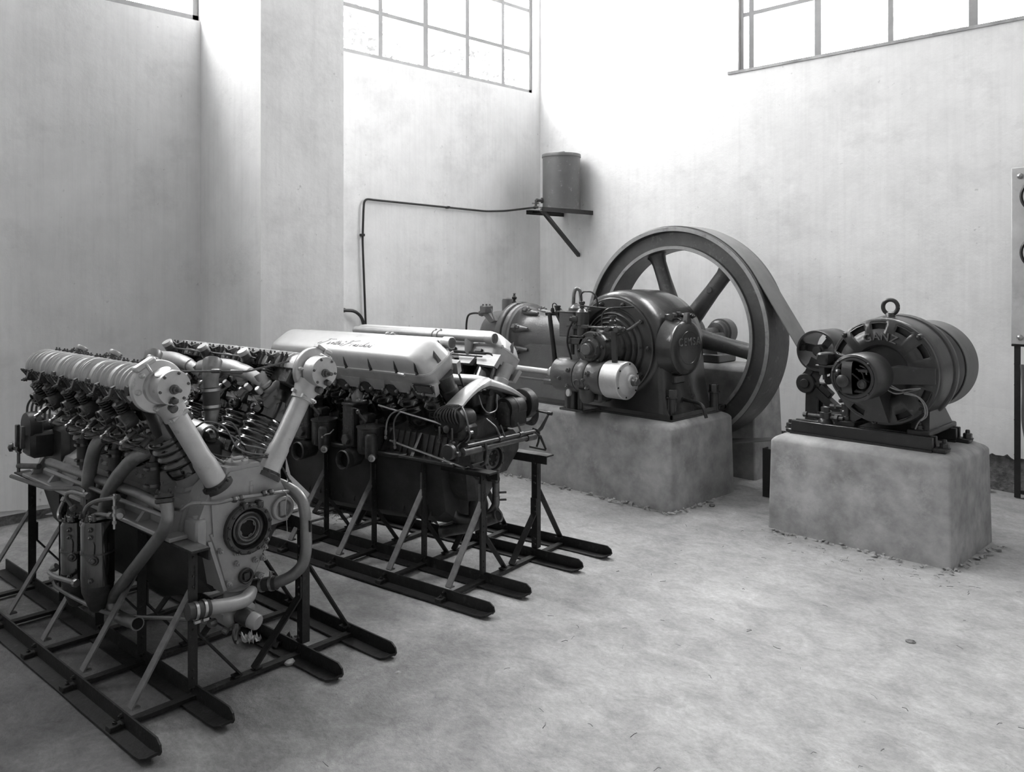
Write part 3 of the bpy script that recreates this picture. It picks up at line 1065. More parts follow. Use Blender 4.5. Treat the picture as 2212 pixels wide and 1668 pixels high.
for i, w in enumerate(wires):
    b = MB()
    b.tube(w, .0038, 6, .05)
    b.lathe([(.0065, 0), (.0065, .022), (.003, .026)], w[-1], Vector(w[-1]) - Vector(w[-2]), 8)
    obj('cable', b, 'rubber' if i % 2 else 'copper', EA)
# outer (near) side: water rail, S-shaped pipe, manifolds, hoses
b = MB()
b.tube([(-1.35, -.245, .690), (-.40, -.262, .716), (-.05, -.292, .722)], .020, 12)
wr = obj('water_rail', b, 'copper', EA)
b = MB()
b.tube([(-1.3, -.28, .668), (-.45, -.29, .678), (-.06, -.300, .690)], .009, 8)
obj('small_rail', b, 'copper', EA)
b = MB()
b.lathe([(.034, 0), (.034, .012), (.028, .016)], (-.055, -.302, .775), (.25, -.1, -1), 16)
b.lathe([(.034, .018), (.034, .030), (.028, .034)], (-.055, -.302, .775), (.25, -.1, -1), 16)
for k in range(4):
    a = k * PI / 2 + .5
    b.bolt((-.055 + .03 * math.cos(a), -.302 + .03 * math.sin(a), .778), (0, 0, 1), .006, .008)
obj('pipe_flange', b, 'dkgrey', EA)
b = MB()
b.tube([(-.05, -.303, .755), (-.035, -.30, .725), (-.030, -.30, .690), (-.07, -.30, .630), (-.43, -.30, .340), (-.53, -.30, .255), (-.50, -.30, .208), (-.39, -.30, .212), (-.29, -.30, .226)], .0235, 16, .07)
b.lathe([(.0235, 0), (.027, .003), (.027, .008), (.0225, .008), (.0225, -.02)], (-.29, -.30, .226), (1, 0, .14), 16)
sp = obj('coolant_pipe', b, 'copper', EA)
b = MB()
b.lathe([(.0205, 0), (0, .001)], (-.281, -.30, .228), (1, 0, .14), 14)
obj('pipe_bore_shade', b, 'hole', sp)  # black disc, painted shade inside the pipe end
for pts in ([(-.70, -.235, .915), (-.72, -.28, .87), (-.755, -.285, .80), (-.785, -.285, .72), (-.80, -.285, .60)], [(-.28, -.235, .900), (-.36, -.275, .865), (-.48, -.285, .78), (-.59, -.285, .685), (-.635, -.285, .575)]):
    b = MB()
    b.tube(pts, .029, 14, .08)
    obj('exhaust_pipe', b, 'copper', EA)
for x in (-.95, -.62, -.27):
    b = MB()
    b.cyl((x, -.245, .74), (x, -.245, .855), .026, 14)
    hh = obj('rubber_hose', b, 'rubber', EA)
    for z in (.757, .825):
        q = MB()
        q.rings([(.0285, 0), (.0285, .012), (.026, .012), (.026, 0)], (x, -.245, z), (0, 0, 1), 16)
        q.cbox(x - .008, x + .022, -.282, -.268, z, z + .012, .002)
        obj('hose_clamp', q, 'dksteel', hh)
    b = MB()
    b.tube([(x, -.245, .85), (x + .005, -.225, .93)], .015, 10)
    b.tube([(x, -.245, .745), (x + .03, -.245, .69), (x + .09, -.25, .67)], .019, 10, .04)
    obj('hose_stub', b, 'dkgrey', hh)
# twin black filter canisters
for x, y, r, z0, z1 in ((-.545, -.345, .062, .335, .590), (-.765, -.345, .058, .300, .545)):
    b = MB()
    b.lathe([(r * .3, z0 - .115), (r * .5, z0 - .105), (r * .96, z0 - .03), (r, z0)], (x, y, 0), (0, 0, 1), 24)
    cn = obj('filter_canister', b, 'dkgrey', EA)
    b = MB()
    b.lathe([(r * 1.02, z0), (r * 1.02, z1 - .012), (r * .9, z1), (r * .9, z1 + .004), (0, z1 + .006)], (x, y, 0), (0, 0, 1), 28)
    b.cbox(x - .03, x + .035, y - .04, y + .04, z1, z1 + .028, .006)
    b.cyl((x - r - .004, y - r * .5, z0), (x - r - .004, y - r * .5, z1), .008, 8)
    obj('canister_body', b, 'black', cn)
    b = MB()
    b.rings([(r * 1.06, 0), (r * 1.06, .008), (r * 1.0, .008), (r * 1.0, 0)], (x, y, (z0 + z1) / 2), (0, 0, 1), 26)
    for z in (z0 + .03, z1 - .05, z1 - .02):
        b.bolt((x + r * .72, y - r * .72, z), (.7, -.7, 0), .009, .012)
    for k in range(5):
        b.bolt((x - .04 + .02 * k, y - .05 + .022 * (k % 3), z1 + .01), (0, 0, 1), .007, .018)
    obj('canister_fittings', b, 'dksteel', cn, kind='stuff')
    b = MB()
    b.lathe([(.020, 0), (.016, .006), (.010, .006), (.010, .016), (.005, .02)], (x + r * .85, y - r * .58, z0 + .11), (.75, -.6, 0), 12)
    b.tube([(x + r * .9, y - r * .6, z0 + .13), (x + r * 1.0, y - r * .62, z0 + .17), (x + r * .8, y - r * .6, z0 + .185)], .0025, 5)
    obj('drain_cock', b, 'dksteel', cn)
for pts, r in (([(-.83, -.33, .58), (-.85, -.36, .64), (-.78, -.36, .672), (-.66, -.34, .668)], .009), ([(-.60, -.38, .57), (-.585, -.38, .64), (-.54, -.36, .672), (-.47, -.34, .69), (-.42, -.32, .70)], .009),
               ([(-.58, -.37, .600), (-.52, -.36, .625), (-.43, -.34, .630)], .008), ([(-.955, -.32, .60), (-.95, -.35, .545), (-.90, -.36, .525), (-.84, -.35, .53)], .009),
               ([(-.84, -.40, .345), (-.865, -.42, .325), (-.80, -.42, .318), (-.62, -.40, .330)], .010),
               ([(-.82, -.42, .315), (-.815, -.41, .27), (-.70, -.38, .245), (-.50, -.34, .225), (-.36, -.28, .225), (-.20, -.18, .235), (-.08, -.10, .225), (-.02, -.07, .20)], .0085)):
    b = MB()
    b.tube(pts, r, 8, .05)
    for e, f in ((0, 1), (-1, -2)):
        b.lathe([(r * 1.5, -.006), (r * 1.7, 0), (r * 1.7, .012), (r * 1.3, .016)], pts[e], Vector(pts[f]) - Vector(pts[e]), 8)
    obj('fuel_pipe', b, 'copper', EA)
b = MB()
b.cyl((-.41, -.335, .58), (-.41, -.335, .72), .006, 8)
for z in (.60, .63, .66, .70):
    b.lathe([(.009, 0), (.009, .012)], (-.41, -.335, z), (0, 0, 1), 6)
obj('priming_column', b, 'steel', EA)
b = MB()
b.lathe([(.02, 0), (.02, .02), (.012, .03), (.012, .05)], (-.42, -.31, .635), (1, -.4, .05), 12)
obj('priming_knob', b, 'alu', EA)
b = MB()
b.tube([(-1.70, -.30, .575), (-1.20, -.305, .60), (-.80, -.32, .672), (-.72, -.325, .668), (-.71, -.33, .61)], .010, 8, .03)
obj('cross_shaft', b, 'dksteel', EA)
# rear: magneto and accessories
b = MB()
b.lathe([(.07, 0), (.075, .01), (.075, .05), (.06, .06), (.05, .12)], (-1.50, -.30, .845), (0, 1, 0), 26)
b.cbox(-1.56, -1.42, -.30, -.10, .70, .83, .02)
b.cbox(-1.60, -1.30, -.20, .20, .60, .86, .03)
mg = obj('magneto', b, 'satin', EA)
for i in range(6):
    x = -1.52 + .025 * i
    b = MB()
    b.tube([(x - .03, -.28 + .012 * i, .87), (x - .045, -.27 + .012 * i, .955), (x + .0, -.25 + .012 * i, .995), (x + .09, -.20, .97), (x + .16, -.17, .90)], .0055, 6, .05)
    obj('lead', b, 'rubber', mg)
b = MB()
b.cbox(-1.545, -1.525, -.335, -.315, .75, .86, .004)
b.cbox(-1.475, -1.455, -.335, -.315, .75, .86, .004)
b.lathe([(.022, 0), (.022, .012), (.008, .02)], (-1.57, -.335, .745), (-.6, -1, 0), 12)
b.lathe([(.014, 0), (.010, .03), (.008, .05)], (-1.52, -.32, .74), (-1, -.3, .0), 10)
b.cyl((-1.66, -.28, .60), (-1.66, -.28, .70), .008, 8)
b.cyl((-1.685, -.28, .70), (-1.635, -.28, .70), .007, 8)
b.cyl((-1.66, -.28, .63), (-1.50, -.24, .645), .014, 10)
obj('magneto_clamp', b, 'dksteel', mg)
b = MB()
b.lathe([(.15, 0), (.15, .03), (.10, .06), (.09, .14), (.05, .16)], (-1.59, 0, .68), (-1, 0, 0), 24)
obj('rear_cover', b, 'dkgrey', EA)
# bottom pump, elbow with clamped sleeve, cap, right-hand return pipe
b = MB()
b.lathe([(.050, .30), (.044, .312), (.044, .345), (.058, .352), (.058, .360)], (-.045, -.02, 0), (0, 0, 1), 26)
b.lathe([(.072, .288), (.078, .296), (.060, .304)], (-.055, -.03, 0), (0, 0, 1), 26)
b.cbox(-.13, .01, -.09, .05, .215, .29, .02)
pm_ = obj('water_pump', b, 'grey', EA)
b = MB()
b.tube([(.055, -.255, .352), (.06, -.18, .346), (.065, -.10, .334), (.055, -.03, .328), (.02, .02, .345)], [.026, .027, .027, .027, .020], 18, .03)
el = obj('pump_elbow', b, 'grey', EA)
b = MB()
b.cyl((.053, -.268, .353), (.058, -.185, .3465), .0305, 20)
sl = obj('rubber_sleeve', b, 'rubber', el)
for y in (-.245, -.212):
    q = MB()
    q.rings([(.0335, 0), (.0335, .011), (.0303, .011), (.0303, 0)], (.055, y, .350), (.05, 1, -.08), 20)
    q.cbox(.06, .075, y - .004, y + .02, .306, .318, .002)
    obj('hose_clamp', q, 'steel', el)
b = MB()
b.lathe([(.034, 0), (.034, .05), (.030, .056)], (.01, -.03, .262), (1, .35, -.25), 22)
cp = obj('pump_cap', b, 'dkgrey', EA)
b = MB()
b.lathe([(.030, .05), (.031, .055), (.031, .085), (.027, .092), (0, .093)], (.01, -.03, .262), (1, .35, -.25), 22)
obj('cap_end', b, 'grey', cp)
b = MB()
b.lathe([(.013, 0), (.016, .008), (.016, .022), (.011, .028), (.011, .06)], (.02, -.05, .235), (.2, -.2, -1), 8)
b.tube([(.03, -.06, .235), (.035, -.075, .20), (.03, -.06, .165), (.045, -.06, .17)], .006, 6, .02)
b.lathe([(.016, 0), (.018, .012), (.012, .03)], (-.02, -.12, .25), (.3, -1, .1), 8)
obj('drain_tap', b, 'dksteel', EA)
b = MB()
b.tube([(-.12, .10, .305), (-.04, .145, .318), (.03, .19, .352), (.065, .225, .40), (.072, .235, .46), (.068, .235, .60), (.045, .230, .68), (-.03, .20, .715), (-.09, .17, .73)], .0235, 16, .05)
rp = obj('return_pipe', b, 'copper', EA)
b = MB()
b.cyl((-.115, .102, .306), (-.02, .155, .326), .028, 18)
obj('rubber_sleeve', b, 'rubber', rp)
for t in (.35, .75):
    p = Vector((-.115, .102, .306)).lerp(Vector((-.02, .155, .326)), t)
    q = MB()
    q.rings([(.031, 0), (.031, .012), (.028, .012), (.028, 0)], p, (.095, .053, .02), 20)
    q.cbox(p.x - .006, p.x + .006, p.y - .006, p.y + .006, p.z + .028, p.z + .05, .002)
    q.cyl((p.x - .012, p.y, p.z + .048), (p.x + .016, p.y + .004, p.z + .048), .003, 6)
    obj('hose_clamp', q, 'steel', rp)
# ------------------------------------------------------------------ second V-twelve, smooth silver cam covers
EB = thing('aero_engine', 'V engine with smooth silver cam covers bearing a script name, on the middle stand', 'engine', EB_O, RB)
b = MB()
b.prism(up, -1.54, -.04)
for i in range(7):
    x = -.13 - .23 * i
    for s in (-1, 1):
        b.hull([(x - .012, s * .20, .60), (x + .012, s * .20, .60), (x - .012, s * .27, .60), (x + .012, s * .27, .60), (x - .008, s * .19, .72), (x + .008, s * .19, .72)])
        for k in range(4):
            xx = x - .035 - .045 * k
            b.hull([(xx - .004, s * .195, .60), (xx + .004, s * .195, .60), (xx - .004, s * .232, .60), (xx + .004, s * .232, .60), (xx, s * .185, .74)])
obj('crankcase', b, 'dkgrey', EB)
b = MB()
for s in (-1, 1):
    b.cbox(-1.54, -.05, min(s * .19, s * .285), max(s * .19, s * .285), .587, .604, .004)
obj('mounting_flange', b, 'dkgrey', EB)
b = MB()
secs = []
for x, w, z in ((-1.56, .15, .40), (-1.50, .18, .27), (-1.28, .185, .17), (-.7, .185, .19), (-.24, .18, .225), (-.20, .17, .26)):
    secs.append([(x, -.215, .588), (x, -w, z + .05), (x, -w * .6, z), (x, w * .6, z), (x, w, z + .05), (x, .215, .588)])
b.loft(secs)
sm = obj('oil_sump', b, 'sump', EB)
b = MB()
for k in range(11):
    x = -.30 - .1 * k
    b.hull([(x - .008, -.188, .30), (x + .008, -.188, .30), (x - .008, -.12, .205), (x + .008, -.12, .205), (x, -.196, .26)])
obj('sump_fins', b, 'sump', sm, kind='stuff')
XB = [-.235 - .195 * i for i in range(6)]
def rrect(x0, x1, hw, rad, r, n=5):
    pts = []
    x0, x1 = x0 - .045, x1 - .034
    for cx, cs, a0 in ((x1 - rad, hw - rad, 0), (x0 + rad, hw - rad, 90), (x0 + rad, -hw + rad, 180), (x1 - rad, -hw + rad, 270)):
        for k in range(n + 1):
            a = math.radians(a0 + 90 * k / n)
            pts.append((cx + rad * math.cos(a), cs + rad * math.sin(a), r))
    return pts
for side in (-1, 1):
    T = bankT(side)
    b = MB(T)
    b.lathe([(.086, .195), (.086, .21), (.070, .216), (.070, .25), (.084, .26), (.084, .30), (.090, .312), (.090, .325), (.083, .335), (.083, .352), (.090, .362), (.090, .375), (.083, .385), (.083, .402), (.090, .412), (.090, .425), (.084, .44), (.086, .52)], (0, 0, 0), (0, 0, 1), 28)
    cm = b.mesh('cylinder', 'black')
    b = MB(T)
    for dx in (-.04, .04):
        b.lathe([(.013, 0), (.013, .012), (.009, .016), (.009, .030)], (dx, .078, .455), (.0, 1, -.35), 8)
        b.lathe([(.009, .028), (.011, .032), (.009, .037), (.011, .042), (.007, .046), (.006, .060), (.003, .070)], (dx, .078, .455), (.0, 1, -.35), 10)
    pl = b.mesh('spark_plug', 'dksteel')
    b = MB(T)
    for dx in (-.05, .05):
        b.lathe([(.006, 0), (.006, .05), (.010, .05), (.010, .06), (.005, .066)], (dx, .075, .515), (0, 1, -.2), 8)
    st = b.mesh('stud', 'dksteel')
    b = MB(T)
    b.lathe([(.036, 0), (.036, .03), (.040, .034), (.040, .044)], (0, .07, .50), (0, 1, -.1), 18)
    ex = b.mesh('exhaust_port', 'dkgrey')
    for x in XB:
        c = obj('cylinder', cm, None, EB, (x, 0, 0))
        obj('spark_plug', pl, None, c)
        obj('stud', st, None, c)
        obj('exhaust_port', ex, None, c)
    # cam box with scalloped skirts and name plate
    b = MB(T)
    b.loft([rrect(-1.37, -.085, .108, .05, .525), rrect(-1.37, -.080, .114, .055, .54), rrect(-1.375, -.072, .116, .058, .606), rrect(-1.375, -.072, .116, .058, .612)])
    for i in range(5):
        x = (XB[i] + XB[i + 1]) / 2
        for s in (-1, 1):
            b.hull([(x + dx * k, s * y, r) for k, r in ((.075, .56), (.038, .492)) for dx in (-1, 1) for y in (.085, .117)])
    for s in (-1, 1):
        b.hull([(x, s * y, r) for x, r in ((-.265, .56), (-.09, .56), (-.24, .492), (-.11, .486)) for y in (.085, .118)])
    cb = obj('cam_box', b, 'alu', EB)
    if side < 0:
        b = MB(T)
        b.cbox(-.245, -.105, .117, .121, .505, .565, .002)
        np_ = obj('name_plate', b, 'dkgrey', cb)
        b = MB(T)
        for x in (-.238, -.112):
            for r in (.511, .559):
                b.lathe([(.004, 0), (.003, .003), (0, .0035)], (x, .121, r), (0, 1, 0), 8)
        for k in range(5):
            b.box(-.228, -.122, .121, .1216, .516 + .008 * k, .5175 + .008 * k)
        obj('plate_rivets', b, 'steel', np_, kind='stuff')
    # smooth cover, lip, dark wedges painted as shaded bolt notches
    b = MB(T)
    b.loft([rrect(-1.38, -.070, .118, .060, .612), rrect(-1.38, -.070, .118, .060, .622)])
    obj('cover_lip', b, 'alucover', EB)
    b = MB(T)
    b.loft([rrect(-1.372, -.078, .111, .056, .6215), rrect(-1.366, -.088, .110, .056, .645), rrect(-1.355, -.108, .107, .056, .675), rrect(-1.345, -.130, .102, .056, .697), rrect(-1.333, -.155, .094, .054, .712), rrect(-1.315, -.185, .080, .046, .7215), rrect(-1.29, -.215, .062, .036, .7255), rrect(-1.27, -.25, .04, .025, .7265)])
    cv = obj('cam_cover', b, 'alucover', EB, smooth=60)
    b = MB(T)
    for i in range(7):
        x = XB[0] + .0975 - .195 * i if i else XB[0] + .05
        for s in (-1, 1):
            b.hull([(x - .011, s * .1118, .6225), (x + .011, s * .1118, .6225), (x - .010, s * .1118, .645), (x + .010, s * .1118, .645), (x + .004, s * .106, .694), (x - .012, s * .10, .63), (x + .012, s * .10, .63)])
    obj('notch_shade', b, 'dkgrey', cv, kind='stuff')
    b = MB(T)
    for i in range(7):
        x = XB[0] + .0975 - .195 * i if i else XB[0] + .05
        for s in (-1, 1):
            b.bolt((x, s * .116, .622), (0, 0, 1), .006, .010)
    b.hull([(-.111 + dx, y, r) for dx, r in ((.0, .628), (-.02, .675)) for y in (-.012, .012)] + [(-.14, 0, .63), (-.125, 0, .70)])
    obj('cover_bolts', b, 'dksteel', cv, kind='stuff')
    b = MB(T)
    b.cyl((-.13, -.07, .617), (-.105, -.11, .617), .008, 8)
    b.cyl((-.32, -.115, .617), (-.27, -.122, .617), .008, 8)
    b.cyl((-.32, .115, .617), (-.27, .122, .617), .008, 8)
    obj('cover_hinge', b, 'alucover', EB)
    # drive tube from the cam box front down to the crankcase
    b = MB(T)
    b.lathe([(.050, .20), (.050, .215), (.040, .225), (.040, .40), (.046, .43), (.046, .455), (.040, .46), (.048, .53), (.055, .545)], (-.125, 0, 0), (0, 0, 1), 26)
    obj('drive_tube', b, 'alu' if side > 0 else 'dkgrey', EB)
    b = MB(T)
    b.cyl((-1.30, -.155, .64), (-.16, -.155, .64), .026, 18)
    b.lathe([(.026, 0), (.033, .008), (.033, .06), (.030, .062), (.030, .04), (0, .04)], (-.20, -.155, .64), (1, 0, 0), 20)
    for x in (-.62, -.58):
        b.rings([(.031, 0), (.031, .018), (.026, .018), (.026, 0)], (x, -.155, .64), (1, 0, 0), 18)
        b.cbox(x, x + .018, -.165, -.145, .666, .684, .003)
    mf = obj('intake_manifold', b, 'alu', EB)
    b = MB(T)
    b.cyl((-1.25, -.12, .56), (-.20, -.12, .56), .008, 8)
    b.cyl((-1.25, -.14, .53), (-.20, -.14, .53), .005, 8)
    for k in range(5):
        b.cbox(-.28 - .2 * k, -.23 - .2 * k, -.13, -.11, .565, .585, .003)
    b.tube([(-.22, -.12, .56), (-.16, -.12, .565), (-.12, -.10, .52), (-.11, -.09, .40), (-.12, -.08, .34)], .006, 8, .05)
    obj('water_rod', b, 'dkgrey', EB)
    for i in range(3):
        x = XB[2 * i] - .0975
        b = MB(T)
        b.tube([(x, -.155, .64), (x, -.12, .58), (x, -.07, .54)], [.026, .026, .028], 14)
        obj('intake_branch', b, 'alu', EB)
# raised script along the near cover
SCR = {'I': [[(-.9, .15), (-.7, .45), (-.95, .0), (-.55, -.05), (.0, .45), (.35, 1.0)], [(-.05, .95), (.2, 1.15), (.6, 1.05), (1.3, 1.1)]],
       'F': [[(-.9, .15), (-.7, .45), (-.95, .0), (-.55, -.1), (.0, .45), (.4, 1.05)], [(-.1, .9), (.2, 1.15), (.6, 1.0), (1.4, 1.2)], [(-.1, .55), (.45, .62)]],
       's': [[(0, 0), (.25, .45), (.32, .1), (.15, .0), (.42, .1)]], 'o': [[(.1, .1), (.2, .4), (.35, .42), (.3, .1), (.15, .05), (.15, .3), (.5, .35)]],
       't': [[(0, 0), (.4, .8)], [(.02, .5), (.42, .52)], [(.0, .02), (.15, .0), (.4, .15)]], 'a': [[(.35, .4), (.15, .38), (.05, .08), (.2, .05), (.4, .42), (.32, .05), (.5, .1)]],
       'r': [[(0, 0), (.15, .42), (.3, .38), (.42, .42)]], 'c': [[(.38, .38), (.18, .4), (.05, .1), (.22, .02), (.45, .15)]],
       'h': [[(0, 0), (.4, .95)], [(.05, .1), (.25, .4), (.36, .36), (.3, .05), (.46, .1)]], 'i': [[(0, 0), (.15, .42)], [(.25, .58), (.28, .63)], [(.02, .02), (.2, .12)]],
       'n': [[(0, 0), (.12, .42)], [(.03, .15), (.22, .42), (.33, .36), (.28, .04), (.46, .12)]]}
T = bankT(-1)
def script(word, x0, s0, size, adv):
    b = MB(T)
    x = x0
    for ch in word:
        for st in SCR[ch]:
            pts = [(x + p * size + q * size * .25, s0 - q * size, .7268) for p, q in st]
            b.tube(pts, .0011, 4)
        x += (adv * .62 if ch in 'ti' else adv) * size * (1.35 if ch in 'IF' else 1)
    return b, x
b1, xe = script('Isotta', -.925, .050, .046, .55)
obj('lettering', b1, 'dkgrey', EB)
b2, xe2 = script('Fraschini', -.735, .054, .046, .52)
obj('lettering', b2, 'dkgrey', EB)
b = MB(T)
b.tube([(-.765, .02, .7268), (-.758, .012, .7268), (-.75, .022, .7268)], .0013, 4)
obj('lettering', b, 'dkgrey', EB)
# carburettors on the near side
for x in (-.797, -1.190):
    b = MB()
    b.cbox(x - .045, x + .045, -.335, -.215, .612, .855, .006)
    b.cbox(x - .048, x + .052, -.34, -.21, .845, .862, .004)
    b.cbox(x + .045, x + .115, -.30, -.215, .74, .80, .012)
    cr = obj('carburettor', b, 'dkgrey', EB)
    b = MB()
    for k in range(7):
        for xx in (x - .041, x + .041):
            b.lathe([(.003, 0), (.0025, .003), (0, .003)], (xx, -.335, .63 + .034 * k), (0, -1, 0), 6)
    for j, n in enumerate((6, 3, 3)):
        for k in range(n):
            b.box(x - .022 + .008 * k + (.008 if n == 3 else 0), x - .0165 + .008 * k + (.008 if n == 3 else 0), -.3365, -.335, .727 - .015 * j, .736 - .015 * j)
    obj('casting_marks', b, 'dksteel', cr, kind='stuff')
    b = MB()
    b.lathe([(.030, 0), (.030, .016), (.027, .020), (0, .020)], (x - .006, -.335, .655), (0, -1, 0), 6)
    obj('hex_plug', b, 'dksteel', cr)
    b = MB()
    b.lathe([(.066, .585), (.074, .60), (.074, .725), (.079, .728), (.079, .737), (.060, .742), (.03, .750), (0, .752)], (x + .125, -.275, 0), (0, 0, 1), 26)
    b.lathe([(.034, .57), (.036, .58), (.036, .69), (.026, .705), (0, .707)], (x + .185, -.325, 0), (0, 0, 1), 18)
    b.cyl((x + .08, -.30, .745), (x + .08, -.30, .765), .012, 8)
    b.cyl((x + .15, -.25, .745), (x + .15, -.25, .770), .008, 8)
    obj('float_bowl', b, 'dkgrey', cr)
    b = MB()
    b.lathe([(.013, 0), (.013, .03), (.020, .034), (.020, .055), (.010, .058), (.010, .04), (0, .04)], (x + .205, -.33, .588), (.6, -.8, -.1), 14)
    obj('fuel_union', b, 'steel', cr)
    b = MB()
    b.rings([(.054, 0), (.056, .004), (.050, .012), (.046, .004), (.043, -.05), (.047, -.06)], (x + .01, -.375, .545), (0, -1, .06), 30)
    b.tube([(x + .01, -.34, .547), (x + .01, -.29, .552), (x + .006, -.25, .585), (x + .0, -.25, .63)], [.053, .058, .050, .044], 22)
    hn = obj('air_horn', b, 'dkgrey', cr)
    b = MB()
    b.lathe([(.046, 0), (0, .002)], (x + .01, -.352, .546), (0, -1, .06), 24)
    obj('bore_shade', b, 'hole', hn)  # black disc stands in for the shade down the horn
    b = MB()
    b.tube([(x + .0, -.255, .86), (x + .0, -.262, .91), (x + .0, -.25, .96), (x + .0, -.235, .998)], [.034, .037, .035, .030], 20)
    ip = obj('intake_pipe', b, 'alu', cr)
    b = MB()
    b.cbox(x - .052, x + .052, -.285, -.225, .858, .874, .006)
    b.cbox(x - .045, x + .045, -.262, -.215, .992, 1.004, .004)
    for xx in (x - .042, x + .042):
        b.lathe([(.012, 0), (.014, .008), (.008, .018), (0, .02)], (xx, -.29, .868), (0, -.4, 1), 10)
    obj('pipe_flange', b, 'alu', ip)
    b = MB()
    b.tube([(x + .05, -.34, .835), (x + .075, -.345, .838), (x + .09, -.33, .83)], .005, 6)
    b.lathe([(.012, 0), (.014, .006), (.014, .018), (.008, .024)], (x + .10, -.335, .822), (.3, -1, 0), 10)
    b.strip((x + .10, -.35, .822), (x + .165, -.345, .772), .014, .004, (0, -1, 0))
    b.cyl((x + .155, -.345, .78), (x + .150, -.34, .70), .003, 6)
    obj('throttle_lever', b, 'dksteel', cr)
    b = MB()
    b.tube([(x + .20, -.30, .60), (x + .32, -.28, .595), (x + .40, -.26, .60)], .014, 10)
    obj('fuel_rail', b, 'satin', cr)
b = MB()
b.tube([(-.90, -.345, .70), (-.935, -.345, .672), (-.965, -.35, .665), (-.99, -.35, .648)], .0035, 6)
b.lathe([(.009, 0), (.009, .012), (.004, .014)], (-.985, -.35, .650), (-.8, -.1, -.5), 8)
obj('throttle_link', b, 'steel', EB)
# long control rods
for p, q in (((-.62, -.262, .856), (.055, -.262, .779)), ((-.53, -.262, .668), (.014, -.262, .592))):
    b = MB()
    b.tube([p, q], .0065, 8)
    b.lathe([(.010, -.01), (.010, .01)], q, (0, 1, 0), 10)
    obj('control_rod', b, 'steel', EB)
b = MB()
b.strip((.055, -.262, .779), (.00, -.30, .705), .012, .008, (1, 0, 0))
b.tube([(.00, -.30, .705), (.018, -.27, .60)], .004, 6)
obj('rod_link', b, 'dksteel', EB)
for pts in ([(-.38, -.20, .872), (-.44, -.262, .850), (-.50, -.285, .825), (-.53, -.29, .77), (-.532, -.292, .70)], [(-.40, -.21, .865), (-.455, -.275, .828), (-.475, -.29, .78), (-.468, -.29, .70), (-.462, -.292, .655)]):
    b = MB()
    b.tube(pts, .0048, 6, .03)
    d = Vector(pts[-1]) - Vector(pts[-2])
    b.lathe([(.008, -.03), (.008, -.004), (.004, 0), (.0085, .004), (.0085, .018), (.004, .022)], pts[-1], d, 8)
    obj('loose_cable', b, 'copper', EB)
# front: crank housing, gear case, pumps
b = MB()
b.hull([(x, y, z) for x in (-.14, -.012) for y, z in ((-.20, .592), (.24, .60), (.25, .67), (.13, .50), (-.10, .49), (-.19, .70), (.19, .72))])
fh = obj('front_housing', b, 'dkgrey', EB)
b = MB()
b.rings([(.083, -.02), (.083, .006), (.078, .010), (.063, .010), (.063, -.02)], (0, 0, ZC), (1, 0, 0), 36)
for k in range(8):
    a = k * PI / 4 + .3
    b.bolt((.008, .073 * math.cos(a), ZC + .073 * math.sin(a)), (1, 0, 0), .006, .008)
cf = obj('crank_flange', b, 'dksteel', EB)
b = MB()
b.lathe([(.064, 0), (.064, .002), (0, .002)], (-.0115, 0, ZC), (1, 0, 0), 30)
obj('bore_shade', b, 'hole', cf)  # shade of the opening painted as a black disc
b = MB()
b.rings([(.056, 0), (.056, .008), (.045, .010), (.040, 0)], (-.011, 0, ZC), (1, 0, 0), 30)
for k in range(6):
    a = k * PI / 3
    b.bolt((-.008, .032 * math.cos(a), ZC + .032 * math.sin(a)), (1, 0, 0), .006, .007)
obj('splined_sleeve', b, 'dksteel', cf)
b = MB()
secs = []
for z, y0, y1, x0, x1 in ((.59, -.15, .12, -.20, -.05), (.50, -.145, .11, -.20, -.045), (.42, -.13, .085, -.195, -.05), (.365, -.10, .06, -.18, -.07)):
    secs.append([(x0, y0, z), (x1 - .03, y0, z), (x1, y0 + .035, z), (x1, y1 - .035, z), (x1 - .03, y1, z), (x0, y1, z)])
b.loft(secs)
gn = obj('gear_nose', b, 'dkgrey', EB)
b = MB()
for y, z in ((-.09, .555), (.03, .545), (-.06, .47), (.06, .46), (-.03, .40)):
    b.bolt((-.048, y, z), (1, 0, 0), .009, .012)
b.lathe([(.018, 0), (.018, .03), (.022, .034), (.022, .06), (.016, .064), (.016, .05), (0, .05)], (-.05, .015, .475), (1, .1, 0), 14)
obj('gear_bolts', b, 'dkgrey', gn, kind='stuff')
b = MB()
b.tube([(-.235, -.08, .575), (-.24, -.08, .46), (-.245, -.08, .33), (-.215, -.07, .245), (-.13, -.05, .238), (-.06, -.03, .245)], [.031, .031, .031, .031, .031, .029], 18, .06)
wp = obj('water_pipe', b, 'dksteel', EB)
for z in (.36, .325, .30):
    q = MB()
    q.rings([(.034, 0), (.034, .010), (.030, .010), (.030, 0)], (-.243, -.08, z), (.04, 0, 1), 18)
    obj('hose_clamp', q, 'satin', wp)
b = MB()
b.tube([(-.285, -.09, .165), (-.20, -.075, .19), (-.12, -.05, .215), (-.05, -.02, .25), (.03, -.01, .285)], [.031, .031, .034, .034, .033], 18)
b.rings([(.033, 0), (.035, .004), (.032, .010), (.026, .004), (.026, -.03), (.029, -.03)], (-.29, -.091, .163), (-1, -.18, -.28), 20)
b.rings([(.034, 0), (.037, .004), (.034, .010), (.028, .004), (.028, -.03), (.031, -.03)], (.035, -.01, .288), (1, .1, .42), 20)
po = obj('pump_outlet', b, 'dksteel', EB)
for p, d in (((-.291, -.091, .1625), (-1, -.18, -.28)), ((.036, -.01, .2885), (1, .1, .42))):
    q = MB()
    q.lathe([(.027, 0), (0, .001)], p, d, 16)
    obj('bore_shade', q, 'hole', po)  # black discs paint the shade inside both outlets
b = MB()
